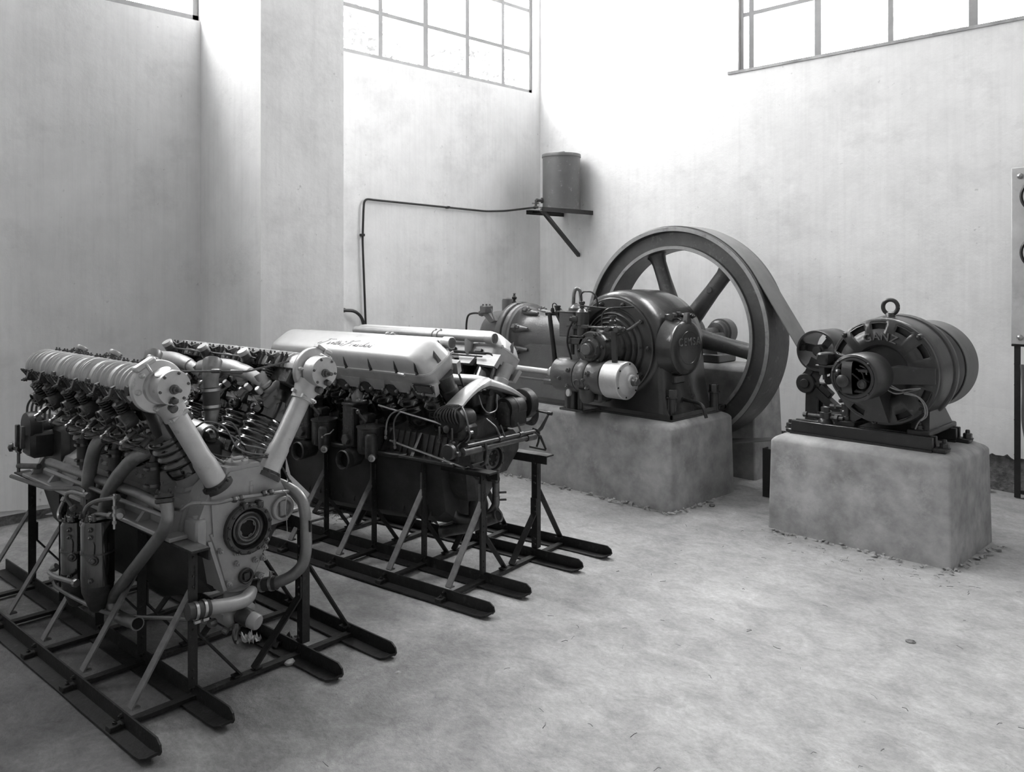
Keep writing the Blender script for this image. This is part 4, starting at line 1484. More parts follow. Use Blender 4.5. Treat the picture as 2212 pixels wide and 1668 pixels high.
b.lathe([(.05, .23), (.055, .25), (.055, .33), (.045, .37)], (-.10, -.01, 0), (0, 0, 1), 20)
obj('water_pump', b, 'dkgrey', EB)
b = MB()
b.cyl((-.01, .03, .52), (-.01, .03, .36), .020, 14)
b.tube([(-.01, .03, .38), (-.01, .03, .33), (-.03, .01, .285), (-.08, -.01, .26)], .022, 12, .04)
b.cyl((-.0, .03, .40), (.04, .06, .402), .006, 8)
b.cyl((-.0, .03, .36), (.04, .06, .362), .006, 8)
obj('drain_pipe', b, 'dksteel', EB)
# horned ignition conduit across the front
b = MB()
b.tube([(-.34, -.01, 1.000), (-.12, -.01, 1.004), (-.06, 0, .998)], [.034, .035, .032], 20)
def hornsec(p, q, w0, h0, w1, h1, n=7):
    p, q = Vector(p), Vector(q)
    secs = []
    for i in range(n):
        t = i / (n - 1)
        c = p.lerp(q, t)
        c.z += .022 * math.sin(PI * t)
        w, h = w0 + (w1 - w0) * t, h0 + (h1 - h0) * t
        d = (q - p).normalized()
        u = Vector((1, 0, 0))
        v = d.cross(u)
        v = v if v.z > 0 else -v
        u = (u - d * u.dot(d)).normalized()
        secs.append([c + u * a * w + v * bb * h for a, bb in ((-1, -.6), (-1, .3), (-.6, .9), (0, 1), (.6, .9), (1, .3), (1, -.6), (.5, -1), (-.5, -1))])
    return secs
b.loft(hornsec((-.065, .01, 1.003), (-.015, -.315, .915), .040, .028, .052, .011))
b.loft(hornsec((-.065, -.01, 1.003), (.0, .33, .842), .038, .028, .048, .011))
obj('ignition_conduit', b, 'alubright', EB, smooth=50)
# near magneto and its fan of leads
b = MB()
b.lathe([(.066, 0), (.070, .006), (.070, .05), (.055, .07), (.045, .16)], (-.015, -.345, .842), (0, 1, 0), 28)
b.cbox(-.07, .04, -.325, -.17, .735, .82, .02)
mg = obj('magneto', b, 'satin', EB)
b = MB()
b.lathe([(.020, 0), (.020, .012), (.010, .016), (0, .016)], (-.03, -.347, .80), (0, -1, 0), 12)
for x in (-.075, .01):
    b.cbox(x - .006, x + .006, -.362, -.352, .74, .81, .003)
    b.lathe([(.012, 0), (.012, .02)], (x, -.365, .735), (0, 1, 0), 8)
obj('magneto_spring', b, 'dksteel', mg)
for k in range(8):
    t = k / 7
    x0 = -.062 + .092 * t
    b = MB()
    b.tube([(x0, -.305, .917), (x0 - .020 + .012 * t, -.345, .905), (x0 - .045 + .05 * t, -.366, .872), (x0 - .05 + .06 * t, -.350, .835), (x0 - .03 + .04 * t, -.30, .81)], .0046, 6, .03)
    obj('lead', b, 'rubber', mg)
b = MB()
b.tube([(.035, -.31, .915), (.06, -.31, .88), (.06, -.29, .82), (.07, -.28, .76), (.03, -.28, .72)], .005, 6, .04)
obj('lead', b, 'copper', mg)
# far magneto seen from its drive end
b = MB()
b.lathe([(.060, .10), (.066, .11), (.066, .23), (.05, .24)], (-.01, 0, .845), (0, 1, 0), 26)
b.cbox(-.075, .055, .10, .24, .745, .845, .015)
b.lathe([(.082, .255), (.086, .26), (.086, .315), (.075, .325), (.072, .325), (.066, .27)], (-.01, 0, .855), (0, 1, 0), 30)
mg2 = obj('magneto', b, 'satin', EB)
b = MB()
b.rings([(.068, .15), (.0685, .153), (.0685, .162), (.067, .165)], (-.01, 0, .845), (0, 1, 0), 26)
b.hull([(-.055, .098, .75), (.035, .098, .75), (-.055, .098, .85), (.035, .098, .85), (-.03, .098, .885), (.01, .098, .885), (-.05, .094, .755), (.03, .094, .755), (-.028, .094, .878), (.008, .094, .878)])
obj('magneto_cover', b, 'dkgrey', mg2)
for k in range(4):
    b = MB()
    b.tube([(-.02 + .012 * k, .320, .848), (-.0 + .010 * k, .352 + .004 * k, .835), (.012 + .008 * k, .360 + .004 * k, .79 - .006 * k), (.0 + .008 * k, .345, .745 - .008 * k), (-.03, .31, .74)], .0048, 6, .04)
    obj('lead', b, 'rubber', mg2)
# transverse control shafts in front
b = MB()
b.tube([(.125, -.375, .738), (.125, .20, .724)], .0095, 10)
b.lathe([(.014, 0), (.014, .03)], (.125, -.12, .732), (0, 1, 0), 10)
b.lathe([(.014, 0), (.014, .03)], (.125, .06, .728), (0, 1, 0), 10)
cs = obj('control_shaft', b, 'dksteel', EB)
b = MB()
b.cyl((.115, -.33, .706), (.115, .21, .694), .0155, 12)
b.cyl((.115, .14, .6955), (.115, .22, .693), .021, 14)
b.cyl((.115, -.40, .708), (.115, -.27, .705), .022, 14)
b.cyl((.115, -.42, .703), (.04, -.42, .703), .013, 10)
obj('torque_tube', b, 'dksteel', EB)
b = MB()
b.drum((.055, -.445, .708), (.055, -.415, .708), .040)
obj('round_drum', b, 'dkgrey', EB)
b = MB()
b.strip((.13, -.07, .735), (.115, -.09, .80), .012, .006, (0, 0, 1))
b.tube([(.125, -.10, .733), (.10, -.11, .79), (.05, -.13, .83)], .006, 6, .02)
b.strip((.13, .075, .73), (.12, .055, .79), .010, .005, (1, 0, 0))
obj('control_lever', b, 'dksteel', EB)
b = MB()
b.tube([(.06, -.25, .73), (.13, -.245, .745), (.14, -.23, .69), (.13, -.235, .63), (.10, -.24, .615)], .007, 8, .03)
b.cbox(-.02, .09, -.29, -.19, .605, .735, .015)
b.cyl((.09, -.30, .615), (.09, -.20, .615), .012, 8)
obj('oil_pump', b, 'dkgrey', EB)
b = MB()
b.cyl((-.2, .30, .835), (.14, .31, .812), .006, 8)
b.lathe([(.010, 0), (.012, .012), (.010, .03)], (.14, .31, .812), (1, 0, -.06), 8)
b.tube([(.15, .31, .81), (.125, .27, .73), (.11, .20, .69)], [.006, .011, .008], 8)
b.tube([(.12, .21, .715), (.14, .24, .69), (.135, .30, .61)], [.008, .008, .006], 8)
b.tube([(.08, .22, .63), (.135, .30, .605)], .006, 8)
b.tube([(.10, .22, .735), (.13, .245, .72), (.125, .245, .66), (.115, .24, .63)], .006, 8, .03)
obj('linkage_arm', b, 'satin', EB)
# middle of the vee: black block, elbow, small fittings
b = MB()
b.cbox(-.32, -.16, -.09, .10, .80, .95, .02)
b.cbox(-.17, -.10, -.05, .07, .86, .96, .015)
b.cyl((-.10, -.02, .96), (-.06, -.02, .975), .012, 10)
b.cyl((-.10, .04, .94), (-.05, .04, .94), .018, 12)
obj('air_pump', b, 'dkgrey', EB)
b = MB()
b.tube([(-.12, .06, .70), (-.12, .085, .80), (-.12, .12, .93)], [.05, .042, .036], 16)
obj('riser_sleeve', b, 'dkgrey', EB)
b = MB()
b.tube([(-.18, .10, .92), (-.12, .17, .93), (-.08, .20, .90), (-.08, .205, .80), (-.09, .20, .72)], .028, 14, .05)
obj('water_elbow', b, 'dkgrey', EB)
b = MB()
b.tube([(-.05, -.07, .94), (-.01, -.09, .88), (.0, -.05, .84), (.0, .03, .85), (-.02, .05, .93)], .004, 6, .03)
obj('loose_cable', b, 'copper', EB)
b = MB()
b.tube([(-.42, .06, 1.10), (-.36, .06, 1.105), (-.33, .05, 1.06)], [.012, .02, .010], 10)
b.tube([(-.36, .02, 1.07), (-.35, .0, 1.02), (-.28, .03, 1.0), (-.22, .06, 1.0)], .006, 6, .03)
obj('primer_pipe', b, 'steel', EB)
b = MB()
b.lathe([(.16, 0), (.16, .04), (.10, .07), (.09, .13), (.04, .14)], (-1.53, 0, .66), (-1, 0, 0), 24)
obj('rear_cover', b, 'dkgrey', EB)
# ------------------------------------------------------------------ concrete plinths
def plinth(name, x0, x1, y0, y1, h, label, taper=.012, ch=.05):
    root = thing(name, label, 'plinth', ((x0 + x1) / 2, (y0 + y1) / 2, 0))
    hx, hy = (x1 - x0) / 2, (y1 - y0) / 2
    b = MB()
    secs = []
    def ring(ex, ey, z, r, n=4):
        pts = []
        for cx, cy, a0 in ((ex - r, ey - r, 0), (-ex + r, ey - r, 90), (-ex + r, -ey + r, 180), (ex - r, -ey + r, 270)):
            for k in range(n + 1):
                a = math.radians(a0 + 90 * k / n)
                pts.append((cx + r * math.cos(a), cy + r * math.sin(a), z))
        return pts
    N = 12
    for i in range(N):
        t = i / (N - 1)
        z = -.02 + t * (h - .045 + .02)
        secs.append(ring(hx + taper * (1 - t), hy + taper * (1 - t), z, .02))
    secs += [ring(hx - .004, hy - .004, h - .034, .022), ring(hx - .016, hy - .016, h - .020, .03), ring(hx - ch, hy - ch, h - .002, .04), ring(hx - ch - .1, hy - ch - .1, h, .04)]
    b.loft(secs)
    o = obj('block', b, 'concrete', root, smooth=50)
    return root
P1 = plinth('concrete_plinth', -5.75, -3.175, 4.715, 5.50, .585, 'long rough concrete plinth under the flywheel engine')
P2 = plinth('concrete_plinth', -2.545, -1.490, 4.865, 5.57, .590, 'short concrete plinth under the generator with the lifting eye')
P3 = plinth('concrete_plinth', -4.25, -3.24, 5.93, 6.35, .86, 'narrow concrete pedestal behind the flywheel, seen between its spokes', .03, .03)
# mortar and dirt piled along the feet of the plinths
def spill(name, pts, seed, label):
    root = thing(name, label, 'rubble', (pts[0][0], pts[0][1], 0))
    b = MB()
    rnd = random.Random(seed)
    o = Vector((pts[0][0], pts[0][1], 0))
    for i in range(len(pts) - 1):
        p, q = Vector((*pts[i], 0)), Vector((*pts[i + 1], 0))
        n = int((q - p).length * 55)
        for k in range(n):
            c = p.lerp(q, rnd.random()) + Vector((rnd.gauss(0, .018), rnd.gauss(0, .018), 0)) - o
            r = rnd.uniform(.004, .014)
            b.hull([(c.x + rnd.uniform(-r, r) * 1.6, c.y + rnd.uniform(-r, r) * 1.6, c.z + rnd.uniform(-.5, 1) * r) for _ in range(7)])
    ob = obj('crumbs', b, 'floor', root, kind='stuff')
    return root
s1 = spill('mortar_crumbs', [(-4.9, 4.67), (-3.15, 4.67), (-3.12, 5.4)], 4, 'crumbs of mortar along the foot of the long plinth')
s2 = spill('mortar_crumbs', [(-2.55, 4.82), (-1.46, 4.82), (-1.42, 5.5)], 5, 'crumbs of mortar along the foot of the generator plinth')
s1['kind'] = s2['kind'] = 'stuff'

# ------------------------------------------------------------------ stationary engine
EO = Vector((-3.76, 5.10, .585))
CE = thing('stationary_engine', 'dark horizontal single-cylinder engine with a big belted flywheel, on the long plinth', 'engine', EO)
TE = Matrix.Translation(-EO)
def E(): return MB(TE)
AX, AZ = -3.755, 1.075
b = E()
b.cbox(-5.20, -3.225, 4.785, 5.49, .583, .600, .004)
b.rings([(.0, 0)] * 0 + [], (0, 0, 0), (0, 0, 1)) if False else None
for x0, x1, y0, y1 in ((-5.20, -3.225, 4.785, 4.797), (-3.237, -3.225, 4.785, 5.49), (-5.20, -3.225, 5.478, 5.49)):
    b.box(x0, x1, y0, y1, .60, .628)
obj('base_flange', b, 'castdark', CE)
b = E()
b.lathe([(.345, 4.84), (.372, 4.846), (.388, 4.87), (.398, 4.93), (.402, 5.05), (.402, 5.20), (.396, 5.33), (.375, 5.43), (.33, 5.47), (.0, 5.475)], (AX, 0, AZ), (0, 1, 0), 64)
secs = []
for z, x0, x1, y0, y1 in ((.60, -4.24, -3.275, 4.83, 5.47), (.66, -4.20, -3.305, 4.85, 5.46), (.80, -4.16, -3.335, 4.86, 5.455), (1.075, -4.155, -3.356, 4.86, 5.45)):
    r = .07
    secs.append([(x0, y0 + r, z), (x0 + r, y0, z), (x1 - r, y0, z), (x1 - r * .3, y0 + r * .3, z), (x1, y0 + r, z), (x1, y1 - r, z), (x1 - r, y1, z), (x0 + r, y1, z), (x0, y1 - r, z)])
b.loft(secs)
ck = obj('crankcase', b, 'castdark', CE, smooth=50)
# stepped cover on the near side of the crank
b = E()
b.lathe([(.352, 4.845), (.352, 4.822), (.345, 4.817), (.283, 4.817), (.278, 4.822), (.272, 4.832), (.262, 4.832), (.254, 4.822), (.246, 4.806), (.238, 4.802), (.230, 4.812), (.222, 4.812), (.212, 4.788), (.204, 4.784), (.197, 4.793), (.189, 4.792), (.178, 4.762), (.170, 4.758), (.163, 4.766), (.155, 4.764), (.145, 4.735), (.132, 4.725), (.122, 4.70), (.119, 4.64), (.0, 4.64)], (AX, 0, AZ - .005), (0, 1, 0), 72)
cv = obj('crank_cover', b, 'castdark', CE, smooth=30)
bt = E()
bt.bolt((AX, 4.817, AZ), (0, -1, 0), .0165, .020)
b0 = bt
for k in range(10):
    a = math.radians(36 * k)
    q = E()
    q.bolt((AX + .316 * math.cos(a), 4.817, AZ - .005 + .316 * math.sin(a)), (0, -1, 0), .0165, .020)
    obj('bolt', q, 'castdark', cv)
b = E()
b.lathe([(.130, 4.68), (.138, 4.67), (.138, 4.645), (.118, 4.635), (.112, 4.60), (.124, 4.595), (.124, 4.575), (.116, 4.57), (.092, 4.57), (.087, 4.552), (.066, 4.548), (.060, 4.540), (.0, 4.54)], (AX, 0, AZ - .01), (0, 1, 0), 44)
bh = obj('bearing_housing', b, 'castdark', CE, smooth=30)
b = E()
b.drum((AX, 4.545, AZ - .01), (AX, 4.505, AZ - .01), .041, .006, 28)
obj('shaft_end', b, 'castgrey', bh)
for k in range(6):
    a = math.radians(60 * k + 10)
    q = E()
    q.bolt((AX + .107 * math.cos(a), 4.572, AZ - .01 + .107 * math.sin(a)), (0, -1, 0), .012, .016)
    obj('bolt', q, 'castdark', bh)
for k in range(5):
    a = math.radians(72 * k + 30)
    q = E()
    q.lathe([(.016, 0), (.016, .03)], (AX + .132 * math.cos(a), 4.655, AZ - .01 + .132 * math.sin(a)), (0, -1, 0), 10)
    q.bolt((AX + .132 * math.cos(a), 4.626, AZ - .01 + .132 * math.sin(a)), (0, -1, 0), .012, .014)
    obj('bolt', q, 'castdark', bh)
for k in range(8):
    a = math.radians(45 * k + 15)
    q = E()
    q.lathe([(.006, 0), (.005, .004), (0, .005)], (AX + .072 * math.cos(a), 4.549, AZ - .01 + .072 * math.sin(a)), (0, -1, 0), 8)
    obj('screw', q, 'castgrey', bh)
# round inspection door on the right-hand end with raised name
CYc, CZc = 5.035, 1.075
b = E()
b.lathe([(.215, 0), (.205, .03), (.196, .06), (.194, .10)], (-3.38, CYc, CZc), (1, 0, 0), 56)
dn = obj('door_neck', b, 'castdark', CE, smooth=50)
b = E()
b.lathe([(.192, .095), (.194, .10), (.194, .112), (.188, .120), (.176, .128), (.15, .134), (.120, .1345), (.118, .137), (.114, .137), (.112, .1345), (0, .136)], (-3.38, CYc, CZc), (1, 0, 0), 64)
b.hull([(-3.28 + dx, CYc + y, CZc + z) for dx, y, z in ((0, -.035, .17), (0, .035, .17), (.034, -.03, .17), (.034, .03, .17), (.03, -.016, .245), (.03, .016, .245), (0, -.016, .245), (0, .016, .245))])
dor = obj('inspection_door', b, 'castdark', CE, smooth=30)
for i, ch in enumerate('CEMSA'):
    a = (i - 2) * .052
    text('lettering', ch, .076, 'relief', dor, Vector((-3.2455, CYc + a * 1.06, CZc + .040)) - EO, (0, 1, 0), (0, 0, 1), .004)
b = E()
for dy, dz in ((-.06, .222), (.0, .228)):
    b.cyl((-3.34, CYc + dy - .02, CZc + dz), (-3.34, CYc + dy + .02, CZc + dz), .022, 12)
b.bolt((-3.245, CYc + .035, CZc + .222), (1, 0, 0), .016, .016)
b.cyl((-3.33, CYc + .035, CZc + .222), (-3.24, CYc + .035, CZc + .222), .017, 12)
b.cbox(-3.40, -3.33, CYc - .085, CYc - .02, CZc + .185, CZc + .235, .006)
b.cbox(-3.37, -3.31, CYc - .08, CYc + .05, CZc - .255, CZc - .195, .008)
obj('door_hinge', b, 'castdark', dor)
# cylinder, flange, head
b = E()
b.lathe([(.262, -4.86), (.262, -4.83), (.245, -4.80), (.222, -4.76), (.206, -4.70), (.202, -4.60), (.202, -4.05)], (0, 5.10, 1.062), (1, 0, 0), 48) if False else b.lathe([(.278, .0), (.278, .025), (.262, .034), (.228, .05), (.212, .11), (.204, .2), (.203, .80)], (-4.86, 5.10, 1.062), (1, 0, 0), 48)
secs = []
for x in (-5.0, -4.10):
    secs.append([(x, 4.83, .60), (x, 4.842, .63), (x, 4.895, .90), (x, 4.90, 1.06), (x, 5.30, 1.06), (x, 5.305, .90), (x, 5.37, .63), (x, 5.37, .60)])
b.loft(secs)
cyl_ = obj('cylinder_jacket', b, 'castgrey', CE, smooth=50)
b = E()
b.lathe([(.272, 0), (.292, .012), (.296, .03), (.296, .062), (.290, .070), (.270, .074), (.270, .082), (.286, .09), (.286, .13), (.276, .142)], (-5.00, 5.10, 1.062), (1, 0, 0), 56)
b.lathe([(.10, -.32), (.17, -.30), (.205, -.25), (.215, -.10), (.215, .02)], (-5.0, 5.10, 1.062), (1, 0, 0), 40)
hd = obj('cylinder_head', b, 'castgrey', CE, smooth=40)
for a in (22, 67, 112, 158, 203, 248, 293, 338):
    a = math.radians(a)
    cyy, czz = 5.10 + .246 * math.cos(a), 1.062 + .246 * math.sin(a)
    q = E()
    q.lathe([(.034, .0), (.034, .034), (.028, .040), (.018, .042), (.018, .066), (.012, .070)], (-4.825, cyy, czz), (1, 0, 0), 6)
    q.lathe([(.040, .0), (.040, .03), (.032, .07), (.012, .17)], (-4.85, 5.10 + .228 * math.cos(a), 1.062 + .222 * math.sin(a)), (1, 0, 0), 14)
    obj('head_nut', q, 'castgrey', hd)
b = E()
b.lathe([(.022, 0), (.022, .008), (.012, .012), (.010, .025), (.020, .034), (.022, .048), (.010, .06), (.008, .075), (.015, .078), (.008, .084)], (-5.03, 5.09, 1.345), (0, 0, 1), 14)
obj('oil_cup', b, 'satin', hd)
b = E()
b.lathe([(.052, 0), (.052, .16), (.046, .175), (.0, .185)], (-5.18, 5.16, 1.20), (0, 0, 1), 20)
obj('valve_dome', b, 'castgrey', hd)
b = E()
b.lathe([(.03, 0), (.03, .012), (.02, .015)], (-4.94, 5.05, 1.335), (0, 0, 1), 12)
b.hull([(-4.92, 5.02, 1.27), (-4.92, 5.12, 1.27), (-4.92, 5.02, 1.34), (-4.92, 5.12, 1.34), (-4.74, 5.06, 1.25), (-4.74, 5.10, 1.25)])
obj('web', b, 'castgrey', cyl_)
b = E()
b.hull([(-5.02 + a, 4.87 + y, 1.20 + z) for a, y, z in ((0, -.03, 0), (0, .03, 0), (-.05, -.03, -.02), (-.05, .03, -.02), (-.09, -.03, .08), (-.09, .03, .08), (-.14, -.03, .05), (-.14, .03, .05))])
b.cbox(-5.17, -5.09, 4.81, 4.90, 1.26, 1.325, .008)
for dx in (-.02, .02):
    for dy in (-.02, .02):
        b.lathe([(.008, 0), (.008, .012)], (-5.13 + dx, 4.855 + dy, 1.325), (0, 0, 1), 6)
b.lathe([(.022, 0), (.028, .02), (.02, .06)], (-5.21, 4.855, 1.255), (1, 0, .1), 8)
b.strip((-5.06, 4.84, 1.30), (-5.01, 4.84, 1.20), .012, .012, (0, 1, 0))
inj = obj('injector', b, 'castgrey', CE)
b = E()
b.tube([(-5.21, 4.855, 1.255), (-5.29, 4.86, 1.257), (-5.37, 4.86, 1.24), (-5.39, 4.86, 1.16), (-5.39, 4.86, 1.00)], .0085, 8, .05)
obj('fuel_pipe', b, 'satin', inj)
# camshaft / governor line on the near side
GY, GZ = 4.605, .862
b = E()
b.cyl((-4.95, GY, GZ + .012), (-4.17, GY, GZ), .0225, 14)
b.lathe([(.023, 0), (.042, .03), (.046, .04), (.046, .12)], (-4.19, GY, GZ), (1, 0, 0), 20)
b.rings([(.047, 0), (.047, .004), (.03, .004), (.03, 0)], (-4.155, GY, GZ), (1, 0, 0), 16)
gs = obj('camshaft', b, 'steel', CE)
b = E()
b.cyl((-4.95, GY - .03, GZ - .052), (-4.20, GY - .03, GZ - .060), .0085, 8)
b.cbox(-4.20, -4.06, GY - .06, GY - .005, GZ - .085, GZ - .045, .01)
obj('control_rod', b, 'castgrey', gs)
b = E()
b.lathe([(.112, 0), (.121, .006), (.121, .20), (.117, .206)], (-4.075, GY, GZ), (1, 0, 0), 40)
gc = obj('gear_casing', b, 'castgrey', CE, smooth=40)
b = E()
b.lathe([(.119, .0), (.122, .006), (.122, .09), (.117, .096)], (-3.86, GY, GZ), (1, 0, 0), 40)
b.hull([(x, y, z) for x in (-3.86, -3.775) for y, z in ((4.55, .95), (4.66, .95), (4.60, 1.02), (4.70, 1.0))])
b.lathe([(.024, 0), (.024, .03), (.02, .034), (.02, .03), (0, .03)], (-3.815, GY - .10, GZ - .03), (.2, -1, -.1), 14)
obj('bearing_bracket', b, 'castgrey', gc, smooth=40)
b = E()
b.lathe([(.110, .0), (.116, .006), (.116, .125), (.112, .13)], (-3.765, GY, GZ), (1, 0, 0), 40)
obj('sleeve', b, 'castgrey', gc, smooth=40)
b = E()
b.lathe([(.096, .0), (.10, .004), (.10, .03)], (-3.640, GY, GZ), (1, 0, 0), 36)
obj('gap_shade', b, 'hole', gc)  # black collar painted as the shade between sleeve and drum
b = E()
b.lathe([(.120, 0), (.131, .006), (.131, .150), (.127, .156), (.104, .158), (.100, .160), (.064, .185), (.060, .186), (.046, .188), (.044, .20), (.034, .204)], (-3.615, GY, GZ), (1, 0, 0), 48)
gd = obj('governor_drum', b, 'alubright', CE, smooth=30)
b = E()
b.lathe([(.042, .188), (.042, .20), (.030, .206), (.030, .232), (.024, .238), (.024, .245), (0, .246)], (-3.615, GY, GZ), (1, 0, 0), 10)
obj('shaft_nut', b, 'dksteel', gd)
for k in range(6):
    a = math.radians(60 * k + 20)
    q = E()
    q.lathe([(.0065, 0), (.006, .003), (0, .0035)], (-3.457, GY + .115 * math.cos(a), GZ + .115 * math.sin(a)), (1, 0, 0), 10)
    obj('screw', q, 'hole', gd)
for x, dz, r in ((-3.90, .045, .018), (-3.975, -.015, .015), (-3.915, -.06, .013), (-3.725, .035, .019), (-3.755, -.01, .011), (-3.73, -.055, .015)):
    q = E()
    n = Vector((0, -math.sqrt(max(0., .117 ** 2 - dz ** 2)), dz))
    q.bolt(Vector((x, GY, GZ)) + n, n, r, .020)
    obj('bolt', q, 'castgrey', gc)
b = E()
b.cyl((-3.985, GY + .02, .60), (-3.985, GY + .02, .76), .048, 20)
b.cyl((-3.90, GY + .02, .60), (-3.90, GY + .02, .76), .02, 10)
b.cbox(-4.06, -3.84, GY - .03, GY + .19, .600, .617, .004)
b.cbox(-3.86, -3.70, GY, GY + .16, .68, .78, .02)
b.lathe([(.05, 0), (.06, .03), (.055, .10)], (-3.78, GY - .04, .70), (.1, -.3, 1), 14)
obj('support_column', b, 'castdark', CE)
b = E()
b.lathe([(.024, 0), (.026, .006), (.026, .018), (.0, .02)], (-3.895, GY - .10, GZ - .115), (-.3, -1, .1), 16)
obj('drain_knob', b, 'alubright', gc)
# lubricator, fuel pump and their little pipes
b = E()
b.cbox(-4.085, -3.94, 4.60, 4.78, 1.135, 1.315, .006)
for z in (1.165, 1.205, 1.25, 1.285):
    b.box(-4.07, -3.955, 4.597, 4.60, z, z + .004)
b.cbox(-4.10, -3.93, 4.59, 4.79, 1.312, 1.322, .002)
b.lathe([(.056, 0), (.054, .02), (.03, .042), (.012, .05), (.010, .056)], (-4.005, 4.70, 1.322), (0, 0, 1), 20)
lb = obj('lubricator', b, 'castgrey', CE)
b = E()
b.tube([(-4.03, 4.70, 1.36), (-4.025, 4.70, 1.45), (-4.005, 4.70, 1.487), (-3.985, 4.72, 1.478), (-3.985, 4.73, 1.44), (-3.975, 4.73, 1.34)], .0135, 10, .03)
obj('vent_pipe', b, 'copper', lb)
b = E()
b.cyl((-4.23, 4.62, 1.296), (-4.09, 4.66, 1.300), .016, 10)
b.lathe([(.018, 0), (.034, .006), (.034, .03), (.022, .036), (.020, .05)], (-4.145, 4.645, 1.305), (1, .2, 0), 18)
b.lathe([(.014, 0), (.016, .012), (.010, .03)], (-4.165, 4.62, 1.31), (0, 0, 1), 8)
b.lathe([(.018, 0), (.020, .02), (.024, .022), (.024, .034), (.0, .036)], (-4.115, 4.62, 1.325), (0, 0, 1), 12)
b.tube([(-4.165, 4.62, 1.34), (-4.165, 4.62, 1.37), (-4.14, 4.62, 1.378), (-4.115, 4.62, 1.355)], .004, 6, .02)
b.strip((-4.12, 4.62, 1.29), (-4.085, 4.62, 1.235), .02, .012, (0, 1, 0))
obj('rocker_shaft', b, 'satin', CE)
b = E()
b.tube([(-4.19, 4.615, 1.295), (-4.13, 4.61, .935)], [.016, .020], 12)
obj('push_rod', b, 'satin', CE)
b = E()
b.lathe([(.024, .94), (.024, 1.02), (.034, 1.03), (.034, 1.09), (.044, 1.10), (.044, 1.135), (.036, 1.14), (.036, 1.22), (.048, 1.225), (.048, 1.32), (.038, 1.326), (.030, 1.34), (.018, 1.345), (.016, 1.375), (.022, 1.378), (.022, 1.395), (.010, 1.40)], (-3.875, 4.615, 0), (0, 0, 1), 16)
b.cbox(-3.985, -3.83, 4.57, 4.66, 1.085, 1.135, .006)
b.cbox(-3.985, -3.83, 4.57, 4.66, 1.14, 1.15, .003)
b.cyl((-3.955, 4.60, 1.01), (-3.955, 4.60, 1.09), .017, 10)
b.lathe([(.020, 0), (.026, .01), (.026, .04), (.016, .045), (.016, .06), (0, .06)], (-3.885, 4.58, 1.265), (-.9, -.5, .1), 12)
b.cbox(-3.95, -3.85, 4.585, 4.635, 1.195, 1.225, .004)
b.strip((-3.89, 4.565, 1.225), (-3.97, 4.555, 1.215), .010, .006, (0, 1, 0))
fp = obj('fuel_pump', b, 'castdark', CE)
b = E()
b.tube([(-3.878, 4.615, 1.39), (-3.884, 4.61, 1.44), (-3.85, 4.60, 1.468), (-3.77, 4.60, 1.468), (-3.73, 4.605, 1.43), (-3.735, 4.62, 1.36)], .006, 8, .03)
obj('fuel_pipe', b, 'satin', fp)
b = E()
b.tube([(-3.87, 4.60, 1.365), (-3.66, 4.62, 1.352), (-3.55, 4.80, 1.36)], .006, 8)
obj('fuel_pipe', b, 'satin', fp)
b = E()
b.tube([(-3.905, 4.56, 1.265), (-3.945, 4.55, 1.20), (-3.965, 4.55, 1.10), (-3.935, 4.57, .975)], .0075, 8, .04)
obj('drip_hose', b, 'satin', fp)
b = E()
b.cyl((-3.85, 4.585, 1.217), (-3.61, 4.585, 1.217), .008, 8)
b.cbox(-3.85, -3.79, 4.57, 4.60, 1.206, 1.23, .003)
b.cbox(-3.63, -3.46, 4.56, 4.60, 1.20, 1.232, .01)
b.drum((-3.50, 4.57, 1.215), (-3.50, 4.52, 1.215), .024)
b.drum((-3.585, 4.57, 1.215), (-3.585, 4.53, 1.215), .020)
b.strip((-3.54, 4.555, 1.20), (-3.535, 4.56, .985), .042, .014, (0, 1, 0))
b.tube([(-3.545, 4.60, 1.175), (-3.46, 4.62, 1.21), (-3.40, 4.66, 1.265)], .011, 8, .04)
obj('control_linkage', b, 'castdark', CE)
b = E()
b.lathe([(.026, 0), (.028, .02), (.020, .03), (.020, .05), (.032, .052), (.032, .062), (0, .064)], (-3.60, 4.62, 1.245), (0, 0, 1), 16)
b.tube([(-3.68, 4.60, 1.225), (-3.685, 4.60, 1.30), (-3.655, 4.61, 1.345), (-3.60, 4.65, 1.36)], .005, 6, .03)
b.lathe([(.018, 0), (.018, .02), (.010, .03)], (-3.68, 4.60, 1.20), (0, 0, 1), 10)
obj('grease_cup', b, 'castdark', CE)
# foundation bolts, drain pipe
for x, y in ((-3.30, 4.90), (-3.245, 5.36)):
    b = E()
    b.lathe([(.035, .60), (.032, .62), (.032, .725), (.042, .73), (.042, .74)], (x, y, 0), (0, 0, 1), 16)
    b.lathe([(.036, .74), (.036, .785), (.030, .79)], (x, y, 0), (0, 0, 1), 6)
    obj('foundation_bolt', b, 'castdark', CE)
b = E()
b.tube([(-3.32, 5.06, .70), (-3.20, 5.06, .695), (-3.13, 5.03, .68), (-3.10, 5.02, .60)], .0125, 10, .04)
b.lathe([(.020, 0), (.020, .012)], (-3.32, 5.06, .70), (1, 0, 0), 12)
obj('drain_pipe', b, 'satin', CE)
